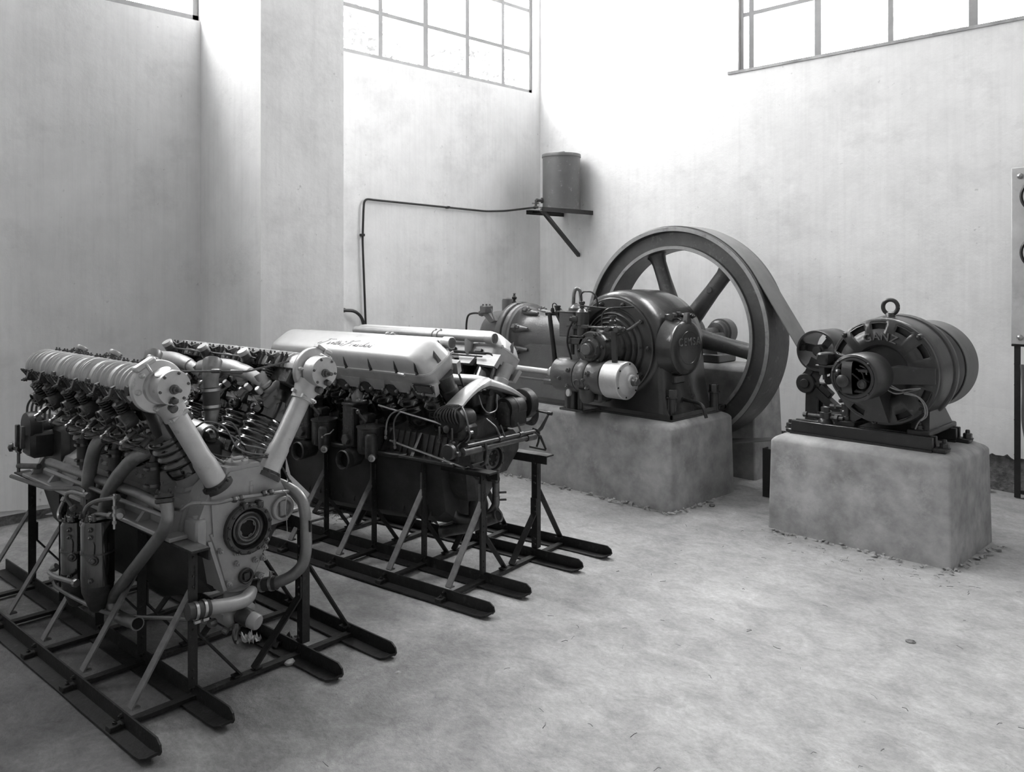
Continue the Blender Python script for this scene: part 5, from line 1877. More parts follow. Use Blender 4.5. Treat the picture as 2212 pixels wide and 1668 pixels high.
# crankshaft, flywheel with six round spokes, outboard bearing
FX, FZ, FY0, FY1 = -3.76, 1.115, 5.555, 5.86
b = E()
b.cyl((FX, 5.45, FZ - .03), (FX, 6.46, FZ - .03), .055, 20)
b.lathe([(.13, 0), (.15, .02), (.15, .30), (.13, .32)], (FX, 5.54, FZ), (0, 1, 0), 30)
obj('crankshaft', b, 'dksteel', CE)
b = E()
R = .852
b.rings([(R, .003), (R, FY1 - FY0 - .003), (R - .03, FY1 - FY0), (.70, FY1 - FY0 - .02), (.672, FY1 - FY0 - .03), (.672, .034), (.676, .03), (.700, .028), (.704, .034), (.708, .046), (.806, .046), (.812, .040), (.816, .004), (R - .004, 0)], (FX, FY0, FZ), (0, 1, 0), 128)
fw = obj('flywheel_rim', b, 'wheel', CE, smooth=30)
b = E()
b.rings([(.848, -.002), (.848, .004), (.818, .006), (.818, -.002)], (FX, FY0, FZ), (0, 1, 0), 128)
b.rings([(.701, .026), (.701, .034), (.675, .034), (.675, .026)], (FX, FY0, FZ), (0, 1, 0), 128)
obj('machined_edge', b, 'wheelrim', fw)
spk = []
for k in range(6):
    a = math.radians(60 * k + 50)
    d = Vector((math.cos(a), 0, math.sin(a)))
    t = Vector((-math.sin(a), 0, math.cos(a)))
    q = E()
    secs = []
    for r, w, h in ((.12, .085, .062), (.20, .075, .055), (.45, .062, .048), (.60, .062, .048), (.65, .075, .052), (.675, .10, .060)):
        c = Vector((FX, (FY0 + FY1) / 2, FZ)) + d * r
        secs.append([c + t * (w * math.cos(2 * PI * j / 16)) + Vector((0, h * math.sin(2 * PI * j / 16), 0)) for j in range(16)])
    q.loft(secs)
    o = obj('spoke', q, 'wheel', CE, smooth=60)
    if k == 0:
        q = E()
        q.drum(Vector((FX, (FY0 + FY1) / 2 - .045, FZ)) + d * .46, Vector((FX, (FY0 + FY1) / 2 - .062, FZ)) + d * .46, .026, .004, 18)
        obj('plug', q, 'wheel', o)
b = E()
b.lathe([(.06, 0), (.085, .01), (.085, .04), (.10, .05), (.10, .075), (.115, .08), (.115, .18), (.09, .20)], (FX, 6.22, FZ - .02), (0, 1, 0), 30)
b.cbox(FX - .16, FX + .16, 6.02, 6.30, .86, .93, .01)
b.hull([(FX - .13, 6.05, .92), (FX + .13, 6.05, .92), (FX - .13, 6.28, .92), (FX + .13, 6.28, .92), (FX - .08, 6.10, 1.10), (FX + .08, 6.10, 1.10), (FX - .08, 6.24, 1.10), (FX + .08, 6.24, 1.10)])
obj('outboard_bearing', b, 'castgrey', CE)

# ------------------------------------------------------------------ generator
GX, GYF, GZC = -1.90, 5.0, 1.022
GO = Vector((GX, 5.15, .59))
GE = thing('generator', 'round black electric machine with lifting eye on the short plinth', 'generator', GO)
TG = Matrix.Translation(-GO)
def Gn(): return MB(TG)
b = Gn()
b.lathe([(.304, .0), (.312, .010), (.316, .03), (.318, .06), (.318, .22), (.325, .225), (.330, .24), (.330, .275), (.324, .29), (.312, .30), (.30, .335), (.27, .39), (.12, .42), (.0, .42)], (GX, GYF, GZC), (0, 1, 0), 72)
bd = obj('stator_frame', b, 'ganz', GE, smooth=30)
# front bell: ring with real ventilation openings
b = Gn()
segs = 120
def bellpt(r, h, k):
    a = 2 * PI * k / segs
    return (GX + r * math.cos(a), GYF + h, GZC + r * math.sin(a))
prof = [(.304, .004), (.302, -.010), (.288, -.020), (.272, -.026), (.250, -.030), (.18, -.032), (.165, -.028), (.155, -.012), (.155, .05)]
win = set()
WINC = [round(q / 3) % segs for q in (120, 92, 64, 29, 333, 296, 151, 207, 240)]
for c in WINC:
    for k in range(c - 3, c + 3):
        win.add(k % segs)
vs = [bellpt(r, h, k) for r, h in prof for k in range(segs)]
fs = []
for i in range(len(prof) - 1):
    for k in range(segs):
        if i == 2 + 0 and (k % segs) in win or i == 3 and k in win:
            continue
        fs.append((i * segs + k, i * segs + (k + 1) % segs, (i + 1) * segs + (k + 1) % segs, (i + 1) * segs + k))
b.add(vs, fs)
bell = obj('end_bell', b, 'ganz', GE, smooth=30)
md = bell.modifiers.new('thickness', 'SOLIDIFY')
md.thickness = .016
md.offset = 0
b = Gn()
for c in WINC:
    pts = [bellpt(r, -.034 if r < .27 else -.026, k) for r, k in ((.249, c - 3), (.288, c - 3), (.289, c), (.288, c + 3), (.249, c + 3), (.249, c))]
    b.tube(pts + [pts[0]], .0042, 6)
obj('vent_rims', b, 'ganz', bell, kind='stuff')
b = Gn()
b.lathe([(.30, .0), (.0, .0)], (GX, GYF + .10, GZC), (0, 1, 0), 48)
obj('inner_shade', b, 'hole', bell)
b = Gn()
for k in range(40):
    a = 2 * PI * k / 40
    b.cyl((GX + .25 * math.cos(a), GYF + .02, GZC + .25 * math.sin(a)), (GX + .25 * math.cos(a + .1), GYF + .09, GZC + .25 * math.sin(a + .1)), .010, 6)
obj('windings', b, 'dkgrey', bell, kind='stuff')
for i, ch in enumerate('GANZ'):
    a = math.radians(111 - 14 * i)
    r = .207
    t = (math.sin(a), 0, -math.cos(a))
    u = (math.cos(a), 0, math.sin(a))
    text('lettering', ch, .064, 'relief', bell, Vector((GX + r * math.cos(a), GYF - .042, GZC + r * math.sin(a))) - GO, t, u, .004)
for a in (46, 137, 190, 318, 262):
    a = math.radians(a)
    q = Gn()
    q.lathe([(.020, -.0), (.016, .03), (.014, .034)], (GX + .298 * math.cos(a), GYF + .0, GZC + .298 * math.sin(a)), (0, -1, 0), 12)
    q.bolt((GX + .298 * math.cos(a), GYF - .032, GZC + .298 * math.sin(a)), (0, -1, 0), .010, .012)
    obj('bolt', q, 'ganz', bell)
# three arms and the slip-ring drum
b = Gn()
b.hull([(x, y, z) for x, z0, z1 in ((GX + .09, -.048, .046), (GX + .300, -.044, .044)) for y, z in (((4.80 if x < GX + .2 else 4.955), GZC + z0), ((4.80 if x < GX + .2 else 4.955), GZC + z1), (4.99, GZC + z0), (4.99, GZC + z1))])
b.hull([(x, y, z) for x, z0, z1 in ((GX - .09, -.048, .046), (GX - .300, -.044, .044)) for y, z in (((4.80 if x > GX - .2 else 4.955), GZC + z0), ((4.80 if x > GX - .2 else 4.955), GZC + z1), (4.99, GZC + z0), (4.99, GZC + z1))])
b.hull([(GX + dx, y, GZC + z) for dx in (-.05, .05) for y, z in ((4.78, -.08), (4.95, -.29), (4.99, -.08), (4.99, -.29))])
obj('bearing_arms', b, 'ganz', GE)
b = Gn()
b.rings([(.116, 0), (.128, .004), (.132, .012), (.132, .20), (.128, .235), (.10, .24), (.10, .03), (.104, .012)], (GX, 4.575, GZC), (0, 1, 0), 56)
b.rings([(.104, .006), (.112, -.002), (.100, -.004), (.094, .002), (.090, .014), (.100, .018)], (GX, 4.577, GZC), (0, 1, 0), 48)
sr = obj('slip_ring_drum', b, 'ganz', GE, smooth=35)
b = Gn()
b.lathe([(.10, 0), (0, 0)], (GX, 4.70, GZC), (0, 1, 0), 32)
obj('bore_shade', b, 'hole', sr)  # black disc as painted shade inside the drum
b = Gn()
secs = []
for z, y in ((.095, 4.585), (.085, 4.566), (.05, 4.556), (.0, 4.553), (-.05, 4.556), (-.085, 4.566), (-.095, 4.585)):
    secs.append([(GX - .058, y, GZC + z), (GX - .002, y, GZC + z), (GX - .002, y + .006, GZC + z), (GX - .058, y + .006, GZC + z)])
b.loft(secs)
obj('bridge_strap', b, 'ganz', sr, smooth=60)
b = Gn()
b.lathe([(.035, 0), (.035, .012), (.030, .016), (0, .017)], (GX - .047, 4.555, GZC - .018), (0, -1, 0), 24)
b.lathe([(.022, 0), (.022, .008), (.012, .016), (.008, .024), (0, .025)], (GX - .082, 4.58, GZC + .022), (0, -1, 0), 14)
obj('bearing_cap', b, 'ganz', sr)
b = Gn()
b.drum((GX + .035, 4.68, GZC - .035), (GX + .035, 4.60, GZC - .035), .028)
b.rings([(.020, 0), (.020, .004), (.014, .004), (.014, 0)], (GX + .035, 4.597, GZC - .035), (0, -1, 0), 16)
for p in ([(-.0, .05), (.03, .03), (.045, -.01), (.065, -.02)], [(-.02, .02), (.01, -.01), (.035, -.035)], [(.02, .07), (.05, .055), (.06, .02)], [(.0, -.07), (.03, -.075), (.06, -.06)]):
    b.tube([(GX + x, 4.61 + .02 * (i % 2), GZC + z) for i, (x, z) in enumerate(p)], .005, 6, .02)
b.cbox(GX + .01, GX + .065, 4.61, 4.64, GZC + .03, GZC + .05, .004)
b.cbox(GX - .01, GX + .075, 4.61, 4.63, GZC - .085, GZC - .072, .003)
obj('brush_gear', b, 'dksteel', sr)
for a in (45, 135, 225, 315, 165):
    a = math.radians(a)
    q = Gn()
    q.lathe([(.008, 0), (.008, .006), (.005, .012), (0, .013)], (GX + .116 * math.cos(a), 4.576, GZC + .116 * math.sin(a)), (0, -1, 0), 10)
    obj('screw', q, 'ganz', sr)
# lifting eye
b = Gn()
ring = [(GX + .043 * math.cos(2 * PI * k / 28), 5.11, 1.398 + .043 * math.sin(2 * PI * k / 28)) for k in range(28)]
b.tube(ring + [ring[0]], .0125, 12, caps=False)
b.lathe([(.030, 1.33), (.030, 1.338), (.027, 1.342), (.027, 1.358), (.018, 1.366)], (GX, 5.11, 0), (0, 0, 1), 20)
obj('lifting_eye', b, 'ganz', GE, smooth=60)
# terminal box on the left, field leads on the right
b = Gn()
b.cbox(-2.245, -2.175, 4.86, 4.98, 1.045, 1.12, .012)
b.cbox(-2.255, -2.15, 4.87, 4.99, 1.033, 1.047, .004)
b.cbox(-2.235, -2.20, 4.88, 4.96, .985, 1.035, .004)
b.cyl((-2.215, 4.92, .955), (-2.215, 4.92, .99), .013, 10)
obj('terminal_box', b, 'ganz', GE)
for pts in ([(-1.79, 4.79, .965), (-1.74, 4.80, .945), (-1.70, 4.82, .955), (-1.66, 4.90, .955)], [(-1.80, 4.80, .945), (-1.76, 4.80, .925), (-1.72, 4.82, .935), (-1.67, 4.90, .95)],
            [(-1.78, 4.80, .97), (-1.73, 4.82, .94), (-1.66, 4.86, .92), (-1.635, 4.90, .86), (-1.64, 4.92, .80), (-1.68, 4.93, .765), (-1.70, 4.94, .72)], [(-1.72, 4.82, .93), (-1.655, 4.87, .915), (-1.628, 4.91, .86), (-1.632, 4.93, .80), (-1.67, 4.94, .77)]):
    b = Gn()
    b.tube(pts, .0042, 6, .03)
    obj('lead', b, 'copper', GE)
# feet, slide rails, clamps
for x, s in ((-2.14, -1), (-1.715, 1)):
    b = Gn()
    b.cbox(x - .062, x + .062, 5.02, 5.50, .667, .70, .006)
    b.hull([(x + s * .05, y, .70) for y in (5.06, 5.46)] + [(x - s * .05, y, .70) for y in (5.06, 5.46)] + [(GX + s * .23, y, .82) for y in (5.08, 5.32)] + [(GX + s * .13, y, .74) for y in (5.08, 5.32)])
    ft = obj('foot', b, 'ganz', GE)
    for y in (5.055, 5.455):
        q = Gn()
        q.bolt((x, y, .70), (0, 0, 1), .019, .026)
        obj('bolt', q, 'ganz', ft)
for y in (5.03, 5.44):
    rl = Gn()
    rl.cbox(-2.465, -1.625, y - .045, y - .018, .600, .672, .004)
    rl.cbox(-2.465, -1.625, y + .018, y + .045, .600, .672, .004)
    rl.box(-2.465, -1.625, y - .06, y + .06, .588, .602)
    for x in (-2.47, -1.60):
        rl.cbox(x - .035, x + .045, y - .04, y + .04, .59, .615, .006)
    r = obj('slide_rail', rl, 'ganz', GE)
    for x in (-2.49, -1.575):
        q = Gn()
        q.bolt((x, y, .612), (0, 0, 1), .026, .034)
        obj('bolt', q, 'ganz', r)
b = Gn()
b.lathe([(.045, .672), (.042, .69), (.034, .70), (.034, .738), (.028, .742)], (-2.26, 5.03, 0), (0, 0, 1), 16)
b.lathe([(.028, .742), (.028, .770), (.020, .772), (.014, .768), (0, .768)], (-2.26, 5.03, 0), (0, 0, 1), 6)
b.cyl((-2.37, 5.03, .708), (-2.15, 5.03, .708), .013, 10)
b.lathe([(.018, 0), (.018, .022), (.010, .022), (.010, .01)], (-2.38, 5.03, .71), (-1, 0, 0), 8)
b.lathe([(.024, 0), (.024, .02)], (-2.20, 5.03, .708), (1, 0, 0), 6)
obj('tension_screw', b, 'ganz', GE)
b = Gn()
b.cyl((-2.37, 5.44, .715), (-2.16, 5.44, .715), .013, 10)
b.lathe([(.045, .672), (.042, .69), (.034, .70), (.034, .738)], (-2.30, 5.44, 0), (0, 0, 1), 16)
b.lathe([(.018, 0), (.018, .03), (.010, .03)], (-2.38, 5.44, .715), (-1, 0, 0), 8)
obj('tension_screw', b, 'ganz', GE)
b = Gn()
b.cyl((-2.14, 5.06, .70), (-2.14, 5.06, .80), .016, 10)
b.lathe([(.014, 0), (.020, .008), (.014, .026)], (-2.18, 5.04, .825), (1, .3, -.25), 10)
obj('stud_bolt', b, 'ganz', GE)
# belt pulley at the back
PZ, PR, PY0, PY1 = 1.012, .272, 5.46, 5.78
b = Gn()
b.rings([(PR - .004, 0), (PR, .006), (PR, PY1 - PY0 - .006), (PR - .004, PY1 - PY0), (PR - .02, PY1 - PY0), (PR - .02, 0)], (GX, PY0, PZ), (0, 1, 0), 64)
b.lathe([(PR - .018, .16), (PR - .018, .175), (.06, .175), (.06, .16)], (GX, PY0, PZ), (0, 1, 0), 40)
b.cyl((GX, 5.38, PZ), (GX, 5.80, PZ), .045, 20)
obj('belt_pulley', b, 'ganz', GE, smooth=40)

# ------------------------------------------------------------------ tension idler on its bracket
IX, IY, IZ, IR = -2.535, 5.49, 1.068, .141
ID = thing('belt_tensioner', 'dark belt tightener with a spoked idler wheel on a bent arm, left of the generator', 'tensioner', (-2.62, 5.62, 0))
TI = Matrix.Translation(-Vector((-2.62, 5.62, 0)))
def Id(): return MB(TI)
b = Id()
b.rings([(IR - .003, 0), (IR, .005), (IR, .295), (IR - .003, .30), (IR - .014, .30), (IR - .014, 0)], (IX, IY, IZ), (0, 1, 0), 48)
iw = obj('idler_wheel', b, 'ganz', ID, smooth=40)
b = Id()
b.drum((IX, IY + .03, IZ), (IX, IY + .27, IZ), .042, .005, 24)
b.drum((IX, IY + .012, IZ), (IX, IY + .04, IZ), .028, .003, 20)
obj('hub', b, 'ganz', iw)
for k in range(3):
    a = math.radians(172 + 120 * k)
    q = Id()
    d = Vector((math.cos(a), 0, math.sin(a)))
    q.strip(Vector((IX, IY + .10, IZ)) + d * .035, Vector((IX, IY + .10, IZ)) + d * (IR - .01), .05, .022, (0, 1, 0))
    q.cbox(-.014, .014, -.03, .03, -.022, .022, .004, X=Matrix.Translation(Vector((IX, IY + .07, IZ)) + d * (IR - .026)) @ Matrix.Rotation(-a, 4, 'Y'))
    obj('wheel_spoke', q, 'ganz', iw)
b = Id()
b.strip((-2.625, 5.57, .83), (-2.55, 5.57, 1.00), .10, .04, (0, 1, 0))
b.drum((-2.632, 5.53, .835), (-2.632, 5.62, .835), .068, .006, 30)
b.hull([(-2.70 + x, y, .85 + z) for x, z in ((0, 0), (.09, .10), (.12, .07), (.03, -.05)) for y in (5.54, 5.60)])
b.drum((-2.632, 5.515, .835), (-2.632, 5.53, .835), .032, .004, 20)
b.drum((-2.50, 5.60, .86), (-2.50, 5.66, .86), .028, .004, 16)
b.cbox(-.035, .06, -.03, .03, -.02, .02, .004, X=Matrix.Translation((-2.51, 5.58, .80)) @ Matrix.Rotation(math.radians(40), 4, 'Y'))
obj('swing_arm', b, 'satin', ID)
b = Id()
b.hull([(x, y, z) for y in (5.55, 5.60) for x, z in ((-2.655, 0), (-2.575, 0), (-2.635, .83), (-2.560, .83))])
b.hull([(x, y, z) for y in (5.62, 5.70) for x, z in ((-2.60, 0), (-2.52, 0), (-2.60, .83), (-2.55, .83))])
b.strip((-2.57, 5.575, .79), (-2.33, 5.575, .60), .05, .065, (0, 1, 0))
obj('bracket', b, 'satin', ID)
b = Id()
b.cbox(-2.66, -2.54, 5.63, 5.72, 0, .04, .004)
obj('bracket_foot', b, 'satin', ID)

# ------------------------------------------------------------------ leather belt over flywheel, idler and pulley
BL = thing('drive_belt', 'broad grey leather belt from the flywheel to the generator pulley', 'belt', (FX, 5.7, 0))
def tang(c1, r1, c2, r2, s1, s2):
    """tangent points; s=+1 path keeps the circle on its right-hand side (clockwise), -1 on its left"""
    dx, dz = c2[0] - c1[0], c2[1] - c1[1]
    L = math.hypot(dx, dz)
    base = math.atan2(dz, dx)
    R1, R2 = r1 * s1, r2 * s2
    g = math.acos((R1 - R2) / L)
    a = base + g
    return (c1[0] + R1 * math.cos(a), c1[1] + R1 * math.sin(a)), (c2[0] + R2 * math.cos(a), c2[1] + R2 * math.sin(a))
t_ = .005
cF, cI, cP = (FX, FZ), (IX, IZ), (GX, PZ)
rF, rI, rP = .852 + t_, IR + t_, PR + t_
p1, p2 = tang(cF, rF, cI, rI, 1, -1)
p3, p4 = tang(cI, rI, cP, rP, -1, 1)
p5, p6 = tang(cP, rP, cF, rF, 1, 1)
def arc(c, r, p, q, cw):
    a, e = math.atan2(p[1] - c[1], p[0] - c[0]), math.atan2(q[1] - c[1], q[0] - c[0])
    if cw:
        while e > a: e -= 2 * PI
    else:
        while e < a: e += 2 * PI
    n = max(4, int(abs(e - a) * 26))
    return [(c[0] + r * math.cos(a + (e - a) * i / n), c[1] + r * math.sin(a + (e - a) * i / n)) for i in range(n + 1)]
path = arc(cF, rF, p6, p1, True) + arc(cI, rI, p2, p3, False) + arc(cP, rP, p4, p5, True)
sag = []
for i in range(1, 12):
    u = i / 12
    sag.append((p5[0] + (p6[0] - p5[0]) * u, p5[1] + (p6[1] - p5[1]) * u - .07 * 4 * u * (1 - u)))
path += sag
b = MB(Matrix.Translation(-Vector((FX, 5.7, 0))))
n = len(path)
secs = []
for i in range(n):
    a, c = path[i - 1], path[(i + 1) % n]
    tx, tz = c[0] - a[0], c[1] - a[1]
    l = math.hypot(tx, tz)
    nx, nz = -tz / l, tx / l
    x, z = path[i]
    y0, y1 = 5.585, 5.815
    secs.append([(x - nx * .003, y0, z - nz * .003), (x - nx * .003, y1, z - nz * .003), (x + nx * .003, y1, z + nz * .003), (x + nx * .003, y0, z + nz * .003)])
secs.append(secs[0])
b.loft(secs, cap=False)
obj('leather_strip', b, 'belt', BL, smooth=60)
b = MB()
b.angle((0, 0, 0), (0, 0, .345), (1, 0, 0), (0, 1, 0), .07, .07, .008)
gp = obj('iron_post', b, 'satin', loc=(-2.935, 5.50, 0))
tag(gp, 'short black iron post standing under the belt, left of the generator plinth', 'post')
# ------------------------------------------------------------------ wall tank, pipe, switchboard, odds and ends
TX, TY = -5.86, 6.64
TK = thing('fuel_tank', 'painted cylindrical tank with lid on a wall shelf in the corner', 'tank', (TX, TY, 2.262))
b = MB()
b.lathe([(.20, 0), (.2035, .003), (.2035, .012), (.200, .016), (.200, .575), (.0, .575)], (0, 0, 0), (0, 0, 1), 48)
obj('drum', b, 'tank', TK)
b = MB()
b.lathe([(.207, .560), (.207, .588), (.203, .594), (.0, .602)], (0, 0, 0), (0, 0, 1), 48)
ld = obj('lid', b, 'tank', TK)
b = MB()
b.tube([(-.05, 0, .600), (-.045, 0, .622), (.045, 0, .622), (.05, 0, .600)], .006, 6, .01)
obj('lid_handle', b, 'tank', ld)
b = MB()
d = Vector((.02, -1, 0)).normalized()
b.lathe([(.030, 0), (.030, .012), (.022, .016)], (-.12, -.165, .105), (-.45, -1, 0), 18)
b.lathe([(.016, 0), (.016, .04), (.022, .042), (.022, .06), (.010, .066)], (-.125, -.175, .105), (-.45, -1, 0), 10)
b.cyl((-.16, -.225, .11), (-.16, -.225, .035), .012, 10)
b.lathe([(.016, 0), (.018, .015), (.010, .03)], (-.16, -.225, .03), (-.5, -.7, .0), 8)
b.cyl((-.20, -.24, .075), (-.13, -.215, .075), .007, 8)
b.lathe([(.012, 0), (.014, .02), (.010, .045)], (-.15, -.225, .03), (.8, -.4, 0), 8)
obj('tap', b, 'dksteel', TK)
SH = thing('wall_shelf', 'iron wall bracket with a long slanting strut under the tank', 'shelf', (-5.63, YR, 2.25))
def Sh(): return MB(Matrix.Translation(-Vector((-5.63, YR, 2.25))))
b = Sh()
b.angle((-5.63, 6.10, 2.260), (-5.63, YR, 2.262), (-1, 0, 0), (0, 0, -1), .05, .045, .006)
b.angle((-6.05, 6.30, 2.260), (-6.05, YR, 2.262), (1, 0, 0), (0, 0, -1), .05, .045, .006)
b.box(-6.08, -5.63, 6.40, 6.44, 2.250, 2.258)
b.box(-6.08, -5.63, 6.74, 6.78, 2.250, 2.258)
b.cyl((-6.08, 6.36, 2.236), (-5.85, 6.62, 2.236), .010, 8)
obj('arm', b, 'satin', SH)
b = Sh()
b.strip((-5.665, 6.12, 2.235), (-5.83, YR, 1.79), .034, .034, (0, 0, 1))
obj('strut', b, 'satin', SH)
FPp = thing('fuel_line', 'thin pipe bent along the corner wall from the tank tap down to the floor', 'pipe', (XL + .03, 4.48, 0))
b = MB(Matrix.Translation(-Vector((XL + .03, 4.48, 0))))
b.tube([(-6.02, 6.395, 2.292), (-6.20, 6.39, 2.285), (XL + .03, 6.30, 2.268), (XL + .03, 6.02, 2.250), (XL + .03, 4.60, 2.280), (XL + .03, 4.482, 2.285), (XL + .03, 4.472, 2.18), (XL + .03, 4.462, 1.90), (XL + .03, 4.50, 1.05), (XL + .03, 4.51, .02)], .0105, 8, .07)
fl_ = obj('pipe_run', b, 'satin', FPp)
b = MB(Matrix.Translation(-Vector((XL + .03, 4.48, 0))))
b.tube([(XL + .06, 4.20, 1.268), (XL + .06, 4.36, 1.258), (XL + .06, 4.44, 1.19), (XL + .05, 4.47, 1.06), (XL + .05, 4.48, .6)], .015, 8, .06)
b.cyl((XL + .06, 4.20, 1.268), (XL + .06, 4.25, 1.266), .020, 8)
obj('pipe_elbow', b, 'satin', FPp)
for y, z in ((4.465, 1.95), (5.5, 2.262)):
    b = MB(Matrix.Translation(-Vector((XL + .03, 4.48, 0))))
    b.cbox(XL + .0, XL + .045, y - .016, y + .016, z - .012, z + .012, .003)
    obj('pipe_clip', b, 'satin', FPp)
# switchboard at the right edge
SB = thing('switchboard', 'veined marble switchboard on a black iron frame at the right-hand wall', 'panel', (-1.2, 6.72, 0))
def Sb(): return MB(Matrix.Translation(-Vector((-1.2, 6.72, 0))))
b = Sb()
b.cbox(-1.662, -.72, 6.715, 6.745, 1.095, 2.350, .006)
pn = obj('marble_slab', b, 'marble', SB)
b = Sb()
b.angle((-1.650, 6.745, 0), (-1.650, 6.745, 1.085), (1, 0, 0), (0, 1, 0), .040, .04, .006)
b.angle((-.73, 6.745, 0), (-.73, 6.745, 1.085), (-1, 0, 0), (0, 1, 0), .040, .04, .006)
b.box(-1.665, -.715, 6.735, 6.79, 1.078, 1.094)
b.box(-1.64, -.74, 6.75, 6.79, .03, .045)
b.angle((-1.650, 6.75, 1.09), (-1.650, 6.75, 2.34), (1, 0, 0), (0, 1, 0), .035, .05, .005)
b.angle((-.73, 6.75, 1.09), (-.73, 6.75, 2.34), (-1, 0, 0), (0, 1, 0), .035, .05, .005)
fr = obj('iron_frame', b, 'satin', SB)
for z in (.30, .55, .80, .95):
    q = Sb()
    q.lathe([(.008, 0), (.006, .005), (0, .006)], (-1.65, 6.765, z), (-1, 0, 0), 8)
    obj('rivet', q, 'satin', fr)
for x in (-1.607, -.775):
    for z in (1.145, 2.287):
        q = Sb()
        q.lathe([(.020, 0), (.020, .006), (.015, .014), (.006, .020), (0, .021)], (x, 6.715, z), (0, -1, 0), 18)
        obj('dome_nut', q, 'steel', pn)
for x in (-1.475, -1.16, -.89):
    for z in (1.745, 2.14):
        r = .125 if x == -1.475 else .10
        q = Sb()
        q.lathe([(r, 0), (r, .04), (r - .012, .05), (r - .016, .042), (0, .042)], (x, 6.715, z), (0, -1, 0), 36)
        g = obj('dial_gauge', q, 'satin', pn)
        q = Sb()
        q.lathe([(r - .022, .0425), (0, .0435)], (x, 6.715, z), (0, -1, 0), 30)
        obj('dial_face', q, 'plain_white', g)
q = Sb()
q.tube([(-1.60, 6.74, .95), (-1.58, 6.70, .80), (-1.585, 6.70, .55), (-1.57, 6.74, .40), (-1.50, 6.76, .38)], .012, 8, .08)
obj('cable_loop', q, 'castgrey', SB)
# loose stones, rag, crumpled paper and straw on the floor
def stone(name, x, y, r, label, m='stone', flat=.65, cat='stone'):
    rnd = random.Random(int(abs(x * 1000 + y * 77)))
    b = MB()
    b.hull([(r * math.cos(a) * math.cos(e) * rnd.uniform(.8, 1.15), r * math.sin(a) * math.cos(e) * rnd.uniform(.8, 1.15), r * flat * (.75 + math.sin(e) * rnd.uniform(.7, 1))) for a, e in [(2 * PI * i / 9 + j, -.9 + .6 * j) for i in range(9) for j in range(4)]])
    o = obj(name, b, m, loc=(x, y, -.006))
    tag(o, label, cat)
    return o
stone('loose_stone', -3.055, 1.78, .024, 'small round stone against the front skid of the nearest stand')
stone('loose_stone', -1.86, 6.80, .05, 'pale flat stone by the wall right of the generator plinth')
stone('loose_stone', -3.06, 5.03, .022, 'dark lump on the floor right of the long plinth', 'rubble')
stone('loose_stone', -2.67, 2.04, .014, 'tiny pebble on the open floor before the nearest stand, right of its skid tip')
stone('wood_chip', -1.324, 3.79, .022, 'dark chip of wood on the open floor below the generator plinth', 'rubble', .3, 'chip')
stone('loose_stone', -4.62, 3.10, .03, 'pebble on the floor under the middle stand, left of its posts')
def sheet(name, x, y, s, label, m, cat, seed, h=.02):
    rnd = random.Random(seed)
    n = 8
    b = MB()
    vs = [((i / n - .5) * s + rnd.gauss(0, s * .02), (j / n - .5) * s * .6 + rnd.gauss(0, s * .02), .003 + abs(rnd.gauss(0, h))) for j in range(n + 1) for i in range(n + 1)]
    fs = [(j * (n + 1) + i, j * (n + 1) + i + 1, (j + 1) * (n + 1) + i + 1, (j + 1) * (n + 1) + i) for j in range(n) for i in range(n)]
    b.add(vs, fs)
    o = obj(name, b, m, loc=(x, y, 0))
    o.rotation_euler = (0, 0, rnd.uniform(0, 3))
    tag(o, label, cat)
sheet('crumpled_paper', -3.345, 1.765, .085, 'scrap of crumpled paper on the floor under the nearest engine', 'paper', 'paper', 3)
sheet('rag', -3.215, 1.855, .11, 'dark oily rag on the floor under the nearest engine, beside an inner skid', 'dkgrey', 'rag', 6)
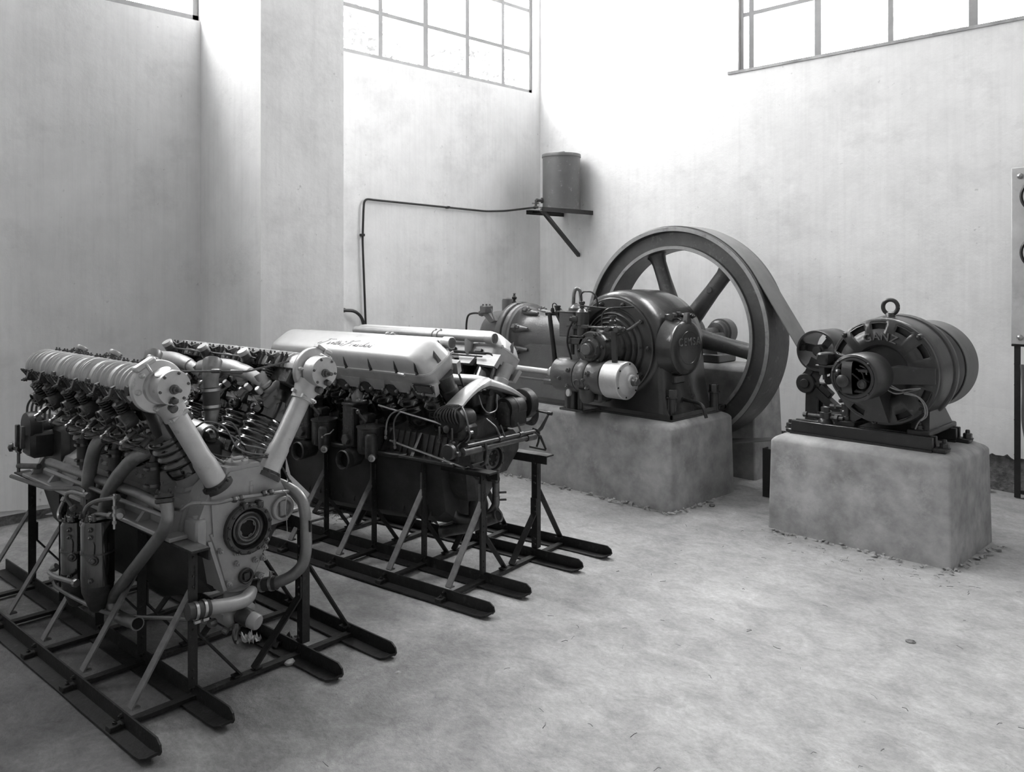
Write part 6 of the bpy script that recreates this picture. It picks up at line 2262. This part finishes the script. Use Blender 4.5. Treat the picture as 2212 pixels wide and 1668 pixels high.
def straw(pts, label, n, seed):
    rnd = random.Random(seed)
    b = MB()
    x0, y0, sx, sy = pts
    for k in range(n):
        a = rnd.uniform(0, PI)
        c = Vector((rnd.gauss(0, sx), rnd.gauss(0, sy), rnd.uniform(.003, .012)))
        l = rnd.uniform(.006, .018)
        d = Vector((math.cos(a) * l, math.sin(a) * l, rnd.uniform(-.003, .003)))
        b.tube([c - d, c + d * .2 + Vector((rnd.gauss(0, .004), rnd.gauss(0, .004), .002)), c + d], rnd.uniform(.0008, .002), 3)
    o = obj('floor_litter', b, 'rubble', loc=(x0, y0, 0))
    tag(o, label, 'litter')
    o['kind'] = 'stuff'
straw((-4.75, 3.1, .16, .12), 'straw and chips on the floor behind the nearest engine', 200, 3)
straw((-1.9, 3.4, .9, .7), 'scattered chips and straw on the open floor', 40, 5)
straw((-1.6, 2.2, .7, .5), 'scattered chips on the floor in the foreground', 14, 8)
straw((-1.9, 4.6, .5, .12), 'bits of straw along the generator plinth', 60, 9)
# shrubs and trees outside the windows
def shrub(name, x, y, z, r, h, n, seed, label):
    rnd = random.Random(seed)
    root = thing(name, label, 'tree', (x, y, z), 0)
    b = MB()
    for k in range(n):
        d = Vector((rnd.gauss(0, 1), rnd.gauss(0, 1), rnd.gauss(0, 1))).normalized() * (rnd.random() ** .4)
        c = Vector((d.x * r, d.y * r, h * .5 + d.z * h * .5))
        u = Vector((rnd.gauss(0, 1), rnd.gauss(0, 1), rnd.gauss(0, 1))).normalized()
        v = u.orthogonal().normalized()
        s = rnd.uniform(.05, .11)
        b.add([c - u * s, c + v * s * .4, c + u * s, c - v * s * .4], [(0, 1, 2, 3)])
    obj('foliage', b, 'leaf', root, kind='stuff')
    t = MB()
    t.tube([(0, 0, -z), (.03, .0, -z * .4), (0, 0, h * .6)], [.09, .07, .03], 8)
    obj('trunk', t, 'rubble', root)
shrub('leafy_tree', -8.3, 7.6, 3.2, .9, 1.5, 1300, 3, 'leafy tree outside the left window near the corner')
shrub('leafy_tree', -9.3, 6.1, 3.6, 1.0, 1.6, 1300, 4, 'broad tree outside the left window, farther from the corner')
shrub('leafy_tree', -3.1, 9.6, 3.4, .5, .9, 300, 5, 'small bush tip outside the right window')
